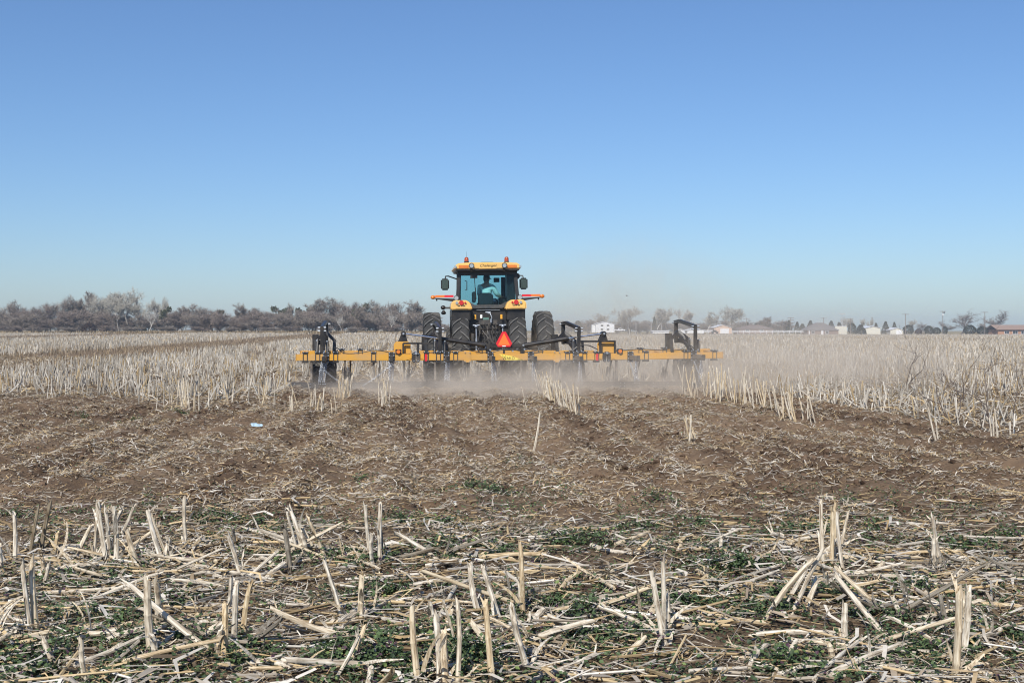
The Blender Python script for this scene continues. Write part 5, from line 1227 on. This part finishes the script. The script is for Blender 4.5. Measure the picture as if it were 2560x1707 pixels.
for (k, px, yt, w_, Y, lab) in [
 ('brown', 18, 752, 60, 352, 'dark bare tree at the end of the woodland beyond the stubble'), ('red', 82, 766, 66, 345, 'low spreading brown bare tree beside the dark end tree'),
 ('red', 122, 757, 70, 352, 'domed brown bare tree of the woodland edge'), ('brown', 160, 740, 62, 362, 'tall grey-brown bare tree behind the domed brown one'),
 ('brown', 198, 731, 70, 366, 'tallest dark bare tree of the woodland edge'), ('red', 185, 772, 80, 338, 'low rounded brown bare tree before the tallest dark tree'),
 ('pale', 238, 737, 54, 350, 'slim pale cottonwood beside the tallest dark tree'), ('pale', 264, 736, 52, 356, 'slim pale cottonwood with forked top'),
 ('brown', 285, 748, 60, 366, 'brown bare tree behind the pale cottonwoods'), ('pale', 322, 723, 84, 345, 'highest white-limbed cottonwood rising over the woodland'),
 ('pale', 298, 745, 56, 338, 'white-trunked cottonwood in front of the woodland'), ('pale', 356, 742, 64, 342, 'broad white-limbed cottonwood above the fallen branches'),
 ('pale', 392, 748, 48, 350, 'small pale cottonwood next to the green-topped tree'), ('pale', 418, 742, 22, 360, 'narrow spiky pale tree above the olive cedar'),
 ('brown', 450, 765, 56, 348, 'grey bare tree past the narrow spiky tree'), ('brown', 492, 760, 66, 352, 'wide grey bare tree in the low part of the woodland'),
 ('red', 535, 772, 64, 346, 'brown rounded bare tree below the small dark cedar'), ('brown', 586, 759, 52, 352, 'grey bare tree with upright top twigs in the low woodland'),
 ('red', 632, 776, 74, 346, 'dark rounded bare tree above the tan grass bank'), ('brown', 665, 770, 60, 354, 'faint grey bare tree behind the dark rounded one'),
 ('round', 705, 772, 66, 342, 'crooked bare tree in front of the olive cedars'), ('brown', 735, 759, 40, 356, 'bare tree standing between the olive cedars'),
 ('red', 775, 776, 70, 346, 'brown bare tree under the olive cedars'), ('brown', 818, 744, 82, 352, 'large vase-shaped grey bare tree of the woodland'),
 ('brown', 852, 747, 70, 360, 'grey bare tree behind the vase-shaped one'), ('red', 886, 753, 72, 354, 'russet bare tree in the tall woodland end'),
 ('brown', 912, 766, 54, 338, 'bare tree with crooked black trunk at the field edge'), ('brown', 945, 751, 72, 352, 'domed grey bare tree in the tall woodland end'),
 ('red', 985, 756, 66, 356, 'russet domed bare tree near the tractor end of the woodland'), ('brown', 1016, 752, 66, 350, 'last tall bare tree before the tractor'),
 ('brown', 1042, 772, 50, 350, 'lower bare tree sloping down towards the tractor'), ('brown', 1068, 784, 44, 360, 'low bare tree seen beside the left dual wheel'),
 ('brown', 1104, 792, 40, 372, 'low bare tree seen between the left wheels'), ('brown', 48, 770, 50, 356, 'grey bare tree between the end trees')]:
    tree(k, px, yt, w_, Y, lab, GW)
for (k, px, yt, w_, Y, lab) in [('olive', 414, 764, 34, 346, 'olive cedar under the narrow spiky tree'), ('olive', 550, 772, 26, 346, 'small dark cedar poking above low bare trees'),
  ('olive', 702, 763, 46, 364, 'wide olive cedar in the middle of the woodland'), ('olive', 722, 765, 24, 366, 'olive cedar touching the wide one'),
  ('olive', 756, 767, 40, 364, 'olive cedar past the bare gap tree'), ('olive', 778, 764, 24, 366, 'olive cedar next to the vase-shaped tree'), ('olive', 904, 755, 38, 352, 'olive cedar among the russet trees'),
  ('rust', 222, 808, 34, 334, 'olive-brown cedar bush at the cottonwoods\' feet'), ('rust', 262, 812, 26, 334, 'dark rusty bush beside a cottonwood trunk'), ('ball', 345, 815, 40, 342, 'dark cedar bush behind the white trunks')]:
    tree(k, px, yt, w_, Y, lab, 'cedars in the woodland')
for (px, yt, w_, Y, lab) in [(372, 770, 34, 333, 'crooked white dead tree at the field edge'), (853, 788, 22, 334, 'small white dead tree before the vase-shaped tree'), (983, 778, 26, 334, 'twisted white dead tree before the russet domed one')]:
    tree('white', px, yt, w_, Y, lab, 'white dead trees', 'dead_tree')
for i in range(60):
    px = -10+i*19+random.uniform(-8, 8)
    tree('shrub', px, random.uniform(774, 800) if px < 1060 else 812, random.uniform(44, 66), random.uniform(332, 352), 'low tangled bare shrub along the foot of the woodland', 'bare shrubs at the foot of the woodland')
for i in range(14):
    px = 20+i*80+random.uniform(-20, 20)
    tree('shrub', px, random.uniform(812, 818), random.uniform(40, 70), random.uniform(325, 330), 'dark knee-high bramble at the field margin', 'brambles at the field margin', 'bare_shrub')
# fallen branches at the field edge
mb = MB(); random.seed(3)
for i in range(16):
    a_ = Vector((random.uniform(-3, 3), random.uniform(-1, 1), 0)); mb.tube([a_, a_+Vector((random.uniform(1, 2.5), random.uniform(-.5, .5), random.uniform(.8, 2.4)))], [.08, .03], 4)
o = mb.build('branch_heap', M_BARKW); o.location = ((425-CX)/FPX*333, 333, .2); tag(o, 'heap of bleached fallen branches under the pale cottonwoods', 'branch heap')

GR = 'trees behind the farm houses'
for (k, px, yt, w_, Y, lab) in [
 ('pale', 1496, 785, 38, 640, 'hazy bare tree behind the white two-storey house'), ('pale', 1520, 793, 34, 650, 'faint low bare tree next to the white house'), ('pale', 1574, 769, 56, 640, 'rounded hazy bare tree past the white house'),
 ('pale', 1547, 795, 40, 655, 'low hazy bare tree between the white house and the rounded tree'), ('pale', 1640, 772, 50, 640, 'broad hazy bare tree of the middle farm group'), ('pale', 1668, 771, 44, 645, 'tall hazy bare tree touching the broad one'),
 ('pale', 1724, 774, 38, 640, 'egg-shaped pale bare tree behind the white sheds'), ('pale', 1767, 781, 40, 635, 'feathery pale bare tree next to the tan garage'), ('pale', 1821, 767, 50, 632, 'tallest vase-shaped bare tree rising behind the tan garage'),
 ('brown', 1914, 794, 38, 640, 'rounded brown bare tree over the ranch house roof'), ('brown', 1950, 802, 30, 640, 'small brown bare tree at the ranch house end'), ('pale', 2113, 795, 26, 660, 'faint bare tree over the white box shed'),
 ('pale', 2160, 797, 14, 660, 'thin bare tree above the dusty cedar'), ('pale', 2176, 794, 14, 660, 'thin bare tree over the cream gabled shed'), ('pale', 2283, 800, 16, 650, 'thin bare tree past the garage pole'),
 ('round', 2312, 805, 34, 610, 'round-headed bare tree beside the reddish bush'), ('round', 2364, 804, 36, 606, 'umbrella-shaped bare tree by the lamp pole'), ('round', 2402, 775, 52, 600, 'big spreading bare tree standing alone against the sky'),
 ('round', 2490, 777, 48, 615, 'open-crowned bare tree behind the brick house'), ('round', 2458, 804, 30, 612, 'low bare tree behind the last pole')]:
    tree(k, px, yt-1.5, w_*1.25, Y, lab, GR)
for i in range(24):
    px = 1400+i*24+random.uniform(-6, 6)
    tree('shrub', px, random.uniform(798, 812), random.uniform(44, 60), random.uniform(640, 670), 'hazy brown scrub behind the farm buildings', 'scrub behind the farm buildings')
for (k, px, yt, w_, Y, lab) in [
 ('ball', 1445, 803, 22, 560, 'dusty cedar standing alone left of the white house'), ('cone', 1636, 793, 14, 625, 'narrow dark cedar before the broad hazy tree'),
 ('cone', 1868, 806, 22, 640, 'dark cedar behind the ranch house ridge'), ('cone', 1890, 808, 22, 640, 'second dark cedar behind the ranch house ridge'),
 ('cone', 1972, 802, 22, 640, 'pointed dark cedar by the tall pole'), ('cone', 1993, 805, 18, 640, 'small pointed cedar past the tall pole'), ('cone', 2026, 802, 26, 640, 'dark cedar left of the grey hip roof'), ('cone', 2006, 810, 24, 640, 'low dark cedar hedge tree'),
 ('cone', 2078, 803, 26, 640, 'dark cedar over the grey hip roof'), ('cone', 2098, 806, 22, 640, 'cedar above the white box shed'), ('ball', 2130, 808, 20, 635, 'cedar behind the dusty bush'),
 ('cone', 2152, 812, 30, 590, 'broad dusty cedar before the cream shed'), ('cone', 2190, 808, 20, 640, 'cedar peeping over the cream shed'), ('cone', 2214, 804, 20, 640, 'twin-topped cedar between cream and white sheds'),
 ('cone', 2236, 806, 18, 640, 'cedar above the white garage'), ('cone', 2218, 817, 24, 596, 'low reddish cedar between cream and white sheds'), ('ball', 2271, 813, 26, 590, 'round cedar in front of the garage pole'),
 ('rust', 2296, 822, 18, 590, 'reddish round bush past the garage pole'), ('ball', 2322, 815, 22, 590, 'dark cedar below the round-headed tree'), ('ball', 2342, 819, 20, 592, 'small cedar joined to the dark one'), ('ball', 2362, 816, 14, 600, 'cedar at the foot of the lamp pole'),
 ('ball', 2425, 813, 30, 586, 'large dense ball-shaped cedar on the field edge'), ('ball', 2456, 817, 28, 588, 'brownish cedar at the last pole'), ('ball', 2484, 820, 22, 590, 'cedar beside the brick house wall')]:
    tree(k, px, yt, w_, Y, lab, 'cedars around the farm houses')

# ------------------------------------------------------------------ farm houses, sheds, fence, poles, vehicles
M_WW = mat('white_siding', (.78, .79, .80), .6, var=.03, scale=1); M_CREAM = mat('cream_metal', (.66, .63, .53), .55, var=.04, scale=1)
M_TAN = mat('tan_siding', (.62, .44, .33), .6, var=.06, scale=1); M_BRK = mat('brown_brick', (.22, .15, .12), .85, var=.2, scale=3); M_OBR = mat('orange_brick', (.38, .20, .115), .85, var=.15, scale=3)
M_RFG = mat('grey_shingle', (.16, .145, .14), .9, var=.2, scale=2); M_RFB = mat('brown_shingle', (.17, .13, .115), .9, var=.2, scale=2); M_RFT = mat('tan_shingle', (.29, .20, .15), .9, var=.15, scale=2); M_RFW = mat('white_metal_roof', (.74, .75, .76), .4, var=.04, scale=1)
M_PANE = mat('window_glass', (.03, .035, .04), .1, var=.2, spec=.8); M_DOORW = mat('white_door', (.80, .80, .80), .5, var=.03)
def building(name, px0, px1, yb, ye, yr, Y, depth, roof, m_w, m_r, label, win=(), doors=(), eave=.35, cat='house', chim=None):
    k = FPX/Y; x0, x1 = (px0-CX)/k, (px1-CX)/k; xc = (x0+x1)/2; hw = (x1-x0)/2; zb = CAMH+(HY-yb)/k; h = (yb-ye)/k; hr = (yb-yr)/k
    e = empty(name, (xc, Y, zb))
    if roof == 'gable_front':
        MB().prism([(-hw, -.4), (-hw, h), (0, hr), (hw, h), (hw, -.4)], 0, depth).build('wall', m_w, e)
        t = .12; s = (hr-h)/hw
        for q in (-1, 1):
            MB().prism([(q*(hw+eave), h-s*eave+.02), (0, hr+.02), (0, hr+.02+t), (q*(hw+eave), h-s*eave+.02+t)], -eave, depth+eave).build('roof', m_r, e)
    elif roof == 'hip':
        MB().b2((-hw+eave, 0, -.4), (hw-eave, depth, h)).build('wall', m_w, e)
        rd = min(hw*.75, depth/2+.4)
        MB().add([(-hw, -eave, h), (hw, -eave, h), (hw, depth+eave, h), (-hw, depth+eave, h), (-hw+rd*1.0, depth/2, hr), (hw-rd*1.0, depth/2, hr), (-hw, -eave, h-.15), (hw, -eave, h-.15), (hw, depth+eave, h-.15), (-hw, depth+eave, h-.15)],
                 [(0,1,5,4), (1,2,5), (2,3,4,5), (3,0,4), (6,7,1,0), (7,8,2,1), (8,9,3,2), (9,6,0,3), (9,8,7,6)]).build('roof', m_r, e)
    elif roof == 'gable_side':
        MB().b2((-hw+eave, 0, -.4), (hw-eave, depth, h)).build('wall', m_w, e)
        MB().prism([(-eave, h), (depth/2, hr), (depth+eave, h), (depth+eave, h-.15), (depth/2, hr-.2), (-eave, h-.15)], -hw, hw, 'x').build('roof', m_r, e)
    else:
        MB().b2((-hw, 0, -.4), (hw, depth, h)).build('wall', m_w, e)
        MB().b2((-hw-.1, -.1, h), (hw+.1, depth+.1, h+.12)).build('roof', m_r, e)
    for (fx, fz, ww, hh) in win:
        w_ = MB().b2((fx*hw-ww/2-.12, -.06, fz-hh/2-.12), (fx*hw+ww/2+.12, -.005, fz+hh/2+.12)).build('window', M_WW, e)
        MB().b2((fx*hw-ww/2, -.09, fz-hh/2), (fx*hw-.04, -.065, fz+hh/2)).build('pane', M_PANE, w_); MB().b2((fx*hw+.04, -.09, fz-hh/2), (fx*hw+ww/2, -.065, fz+hh/2)).build('pane', M_PANE, w_)
    for (fx, ww, hh, mm) in doors:
        MB().b2((fx*hw-ww/2, -.08, -.3), (fx*hw+ww/2, -.005, hh)).build('door', mm, e, bevel=.02)
    if chim: MB().b2((chim*hw-.4, depth/2-.4, h), (chim*hw+.4, depth/2+.4, hr+.6)).build('chimney', M_BRK, e)
    tag(e, label, cat, 'farm buildings along the far field edge'); return e
building('white_house', 1489, 1536, 829, 809.5, 804, 600, 12, 'gable_front', M_WW, M_RFW, 'white two-storey gabled house with four windows at the field edge', win=[(-.32, 3.0, 1.2, .8), (.32, 3.0, 1.2, .8), (-.32, 1.1, 1.2, .8), (.32, 1.1, 1.2, .8)])
building('lean_to_shed', 1480, 1491, 829, 812, 810, 604, 8, 'flat', M_WW, M_RFW, 'narrow white lean-to against the white two-storey house', cat='shed')
building('white_shed', 1694, 1712, 831, 826, 823, 600, 6, 'gable_front', M_WW, M_RFW, 'tiny white shed beside the white fence', cat='shed')
building('white_barn', 1718, 1760, 831, 826, 820.5, 610, 14, 'gable_front', M_WW, M_RFW, 'low white roofed barn behind the white fence', cat='barn')
building('long_white_barn', 1630, 1674, 831, 827.5, 826, 606, 12, 'gable_side', M_WW, M_RFW, 'long low white building at the end of the fence', cat='barn')
building('tan_garage', 1785, 1830, 832, 819, 812, 596, 14, 'gable_front', M_TAN, M_RFW, 'tan gabled garage with big white door', doors=[(.18, 4.2, 2.0, M_DOORW)], cat='garage')
building('ranch_house', 1846, 1935, 832, 822, 812, 600, 12, 'hip', M_BRK, M_RFB, 'long brown ranch house with low hip roof behind the fence', win=[(-.5, 1.0, 1.6, 1.0), (.3, 1.0, 1.6, 1.0)])
building('hip_roof_house', 2017, 2098, 836, 825, 806.5, 585, 14, 'hip', M_BRK, M_RFG, 'brick house with tall grey hip roof at the field edge', win=[(-.62, 1.0, 1.4, 1.2), (.25, 1.0, 1.3, 1.2)], doors=[(-.05, 1.1, 2.0, M_DOORW), (-.85, .5, 2.0, M_DOORW)], chim=.0)
building('white_box_shed', 2088, 2117, 835, 815.5, 815, 592, 9, 'flat', M_CREAM, M_RFW, 'tall flat-topped cream shed beside the grey hip roof', cat='shed')
building('cream_shed', 2164, 2201, 833.5, 820, 815.5, 590, 14, 'gable_front', M_CREAM, M_RFW, 'cream metal shed with one round vent in its gable', cat='shed', win=[(-.3, 3.0, .5, .5)])
building('white_garage', 2226, 2258, 835, 824.5, 819.5, 588, 11, 'gable_front', M_CREAM, M_RFW, 'small white garage with white roll-up door', doors=[(.35, 2.6, 1.8, M_DOORW)], cat='garage')
building('brick_house', 2490, 2610, 837, 823.5, 812, 575, 13, 'gable_side', M_OBR, M_RFT, 'orange brick house with tan roof and shaded porch', win=[(-.55, 1.2, 2.0, 1.3), (-.2, 1.2, 2.2, 1.5), (.15, 1.2, 2.2, 1.5)], eave=.9)
# white rail fence
def fence(px0, px1, Y, zb, label):
    x0, x1 = (px0-CX)/FPX*Y, (px1-CX)/FPX*Y; e = empty('rail_fence', (x0, Y, zb)); L = x1-x0
    for h in (.45, .85, 1.25): MB().b2((0, -.03, h-.09), (L, .03, h+.09)).build('rail', M_WW, e)
    m0 = MB().b2((-.08, -.09, -.4), (.08, .09, 1.45)).mesh('post', M_WW)
    nn = int(L/2.6)
    for i in range(nn+1): q = link('post', m0, None, e); q.location = (L*i/nn, 0, 0)
    tag(e, label, 'fence')
fence(1755, 1786, 594, CAMH+(HY-832)/FPX*594, 'short white rail fence before the low white barn')
fence(1830, 2017, 592, CAMH+(HY-833)/FPX*592, 'long white rail fence running past the ranch house')
# poles
M_POLE = mat('weathered_pole', (.20, .165, .14), .9, var=.2, scale=3); M_POLEP = mat('pale_pole', (.40, .38, .36), .8, var=.1)
for (px, yt, yb, Y, arm, mm, lab) in [(1653, 808, 826, 610, 0, M_POLEP, 'pale slim pole by the long white building'), (1590, 806, 829, 620, 0, M_POLEP, 'pale slim pole before the rounded hazy tree'), (1628, 808, 829, 620, 0, M_POLEP, 'pale slim pole before the narrow cedar'),
   (1866, 795, 828, 615, 1, M_POLE, 'utility pole with short crossarm behind the ranch house'), (1957, 806, 834, 600, 0, M_POLE, 'plain pole at the end of the ranch house'), (1977, 793, 832, 600, 2, M_POLE, 'utility pole with twin crossarms past the ranch house'),
   (2059, 794, 812, 640, 1, M_POLE, 'utility pole rising behind the grey hip roof'), (2105, 783, 834, 596, 1, M_POLEP, 'pale utility pole before the tall cream shed'), (2126, 795, 830, 625, 1, M_POLE, 'dark utility pole past the tall cream shed'), (2187, 806, 820, 640, 0, M_POLEP, 'faint pole over the cream shed'),
   (2264, 784, 836, 580, 1, M_POLE, 'brown utility pole beside the round cedar'), (2357, 777, 832, 590, 3, M_POLE, 'utility pole with transformer and white lamp'), (2462, 779, 837, 576, 1, M_POLE, 'brown utility pole near the brick house')]:
    x = (px-CX)/FPX*Y; zb = CAMH+(HY-yb)/FPX*Y-.5; H = (yb-yt)/FPX*Y+.5; e = empty('utility_pole', (x, Y, zb))
    MB().cyl((0,0,-1), (0,0,H), .19, .13, n=8).build('post', mm, e)
    for q in range(arm if arm < 3 else 1):
        ca = MB(); ca.b2((-1.5, -.10, H-.45-q*1.0), (1.5, .06, H-.25-q*1.0))
        for ux in (-1.4, -.6, .6, 1.4): ca.cyl((ux, 0, H-.25-q), (ux, 0, H-.02-q), .06, .04, n=6)
        ca.build('crossarm', mm, e)
    if arm == 3:
        MB().cyl((.55, -.2, H-1.3), (.55, -.2, H-.5), .28, n=10).build('transformer', M_DGREY, e); MB().ell((0, -.25, H-1.9), (.42, .42, .40), 10, 8).build('lamp', M_WHITE, e)
    tag(e, lab, 'utility pole', 'poles along the far field edge')
# vehicles by the houses
def vehicle(name, px, yb, Y, L, label, m_, cat, pickup=True):
    x = (px-CX)/FPX*Y; e = empty(name, (x, Y, CAMH+(HY-yb)/FPX*Y))
    if pickup: pol = [(-L/2, .45), (-L/2, 1.05), (-L*.08, 1.08), (-L*.05, 1.75), (L*.18, 1.75), (L*.28, 1.15), (L/2, 1.05), (L/2, .45)]
    else: pol = [(-L/2, .5), (-L/2, .95), (-L*.3, 1.0), (-L*.25, 1.7), (L*.15, 1.7), (L*.25, 1.0), (L/2, .9), (L/2, .5)]
    MB().prism(pol, -.9, .9).build('body', m_, e, bevel=.05)
    MB().prism([(-L*.03, 1.18), (-L*.02, 1.65), (L*.16, 1.65), (L*.23, 1.18)], -.915, -.9).build('side_window', M_PANE, e)
    for u_ in (-L*.32, L*.33):
        for v_ in (-.82, .82): MB().cyl((u_, v_-.12, .38), (u_, v_+.12, .38), .38, n=14).build('wheel', M_RUB, e)
    tag(e, label, cat)
vehicle('pickup_truck', 1548, 829, 592, 5.4, 'white pickup truck parked by the white two-storey house', M_WW, 'truck')
vehicle('utility_vehicle', 1787, 834, 575, 3.2, 'small dark utility vehicle parked in front of the tan garage', M_BLKM, 'vehicle', False)
MB_b = MB().ell((0, 0, 0), (.14, .32, .10), 8, 6).add([(-.05, .1, .03), (-.05, -.12, .03), (-.75, -.12, .22), (-.7, .0, .22)], [(0,1,2,3), (3,2,1,0)]).add([(.05, .1, .03), (.05, -.12, .03), (.75, -.12, .22), (.7, .0, .22)], [(0,1,2,3), (3,2,1,0)])
ob = MB_b.build('bird', M_BLKM); ob.location = P(1567, 739, 200); ob.scale = (1.0,)*3; tag(ob, 'small dark bird flying above the hazy trees', 'bird')
# tan grass bank between woodland and field
x = RNG.uniform(-1, 1, 9000); Yg = RNG.uniform(318, 331, 9000); xg = -.43*Yg+RNG.random(9000)*.40*Yg
kk = fbm(xg/9, Yg/9, 3, 44) > .46; xg, Yg = xg[kk], Yg[kk]; N = len(xg); S = np.stack([np.full(N, .12), np.full(N, .12), RNG.uniform(.3, .8, N)], 1)
merge('bank_grass', *prism_t(3, False), np.stack([xg, Yg, terrain(xg, Yg)], 1), rotm(RNG.random(N)*6, RNG.normal(0, .3, N), RNG.normal(0, .3, N)), S, np.array([[.28, .215, .13]])*RNG.uniform(.6, 1.15, (N, 1)), M_STUB, 'tan dry grass along the foot of the woodland')
# ------------------------------------------------------------------ haze and dust
def vol_obj(name, lo, hi, m, label):
    o = MB().b2(lo, hi).build(name, m); tag(o, label, name, kind='stuff'); return o
hm_ = bpy.data.materials.new('pale_haze'); hm_.use_nodes = True; n = hm_.node_tree.nodes; l = hm_.node_tree.links; n.clear()
pv = n.new('ShaderNodeVolumePrincipled'); pv.inputs['Color'].default_value = (.68, .83, 1.0, 1); pv.inputs['Density'].default_value = .00030; pv.inputs['Anisotropy'].default_value = .1
ou = n.new('ShaderNodeOutputMaterial'); l.new(pv.outputs[0], ou.inputs['Volume'])
vol_obj('haze', (-2450, -30, -3.5), (2450, 1700, 17), hm_, 'thin pale blue haze over the whole field')
dm = bpy.data.materials.new('soil_dust'); dm.use_nodes = True; n = dm.node_tree.nodes; l = dm.node_tree.links; n.clear()
tc = n.new('ShaderNodeTexCoord'); sp = n.new('ShaderNodeSeparateXYZ'); l.new(tc.outputs['Object'], sp.inputs[0])
def math_(op, a, b_=None, clamp=False):
    q = n.new('ShaderNodeMath'); q.operation = op; q.use_clamp = clamp
    for i, v in enumerate((a, b_)):
        if v is None: continue
        if isinstance(v, (int, float)): q.inputs[i].default_value = v
        else: l.new(v, q.inputs[i])
    return q.outputs[0]
def blob(c, r, amt):     # soft ellipsoid of dust
    vs = n.new('ShaderNodeVectorMath'); vs.operation = 'SUBTRACT'; l.new(tc.outputs['Object'], vs.inputs[0]); vs.inputs[1].default_value = c
    dv = n.new('ShaderNodeVectorMath'); dv.operation = 'DIVIDE'; l.new(vs.outputs[0], dv.inputs[0]); dv.inputs[1].default_value = r
    ln = n.new('ShaderNodeVectorMath'); ln.operation = 'LENGTH'; l.new(dv.outputs[0], ln.inputs[0])
    mr = n.new('ShaderNodeMapRange'); mr.interpolation_type = 'SMOOTHSTEP'; mr.inputs['From Min'].default_value = 1.0; mr.inputs['From Max'].default_value = .0; mr.inputs['To Max'].default_value = amt
    l.new(ln.outputs['Value'], mr.inputs['Value']); return mr.outputs[0]
bl = [((-1.4, 27.8, 0.05), (4.6, 3.4, .8), .60), ((2.4, 28.4, .1), (4.6, 3.8, 1.1), .64), ((6.8, 30.5, .25), (5.2, 6.0, 2.0), .25), ((1.2, 33.5, .3), (5.5, 4.0, 1.6), .19), ((3.6, 38, 1.4), (4.4, 9, 3.6), .085), ((9.5, 36, .3), (7, 9, 2.3), .07), ((-3.6, 28.8, 0), (2.4, 1.8, .5), .26), ((1.6, 35.5, 1.2), (1.5, 3, 1.6), .12)]
d = None
for c, r, a in bl:
    q = blob(c, r, a); d = q if d is None else math_('ADD', d, q)
no = n.new('ShaderNodeTexNoise'); no.inputs['Scale'].default_value = .8; no.inputs['Distortion'].default_value = .8; no.inputs['Detail'].default_value = 3; no.inputs['Roughness'].default_value = .6; l.new(tc.outputs['Object'], no.inputs['Vector'])
mr = n.new('ShaderNodeMapRange'); mr.inputs['From Min'].default_value = .42; mr.inputs['From Max'].default_value = .68; mr.inputs['To Min'].default_value = .06; mr.inputs['To Max'].default_value = 2.0; l.new(no.outputs['Fac'], mr.inputs['Value'])
d = math_('MULTIPLY', d, mr.outputs[0])
pv = n.new('ShaderNodeVolumePrincipled'); pv.inputs['Color'].default_value = (.92, .81, .67, 1); pv.inputs['Anisotropy'].default_value = .0; l.new(d, pv.inputs['Density'])
ou = n.new('ShaderNodeOutputMaterial'); l.new(pv.outputs[0], ou.inputs['Volume'])
do = vol_obj('dust_cloud', (-6.5, 24.5, -.2), (17, 48, 5.0), dm, 'brownish dust drifting up behind the cultivator and away to one side')
cy.volume_step_rate = 1.0
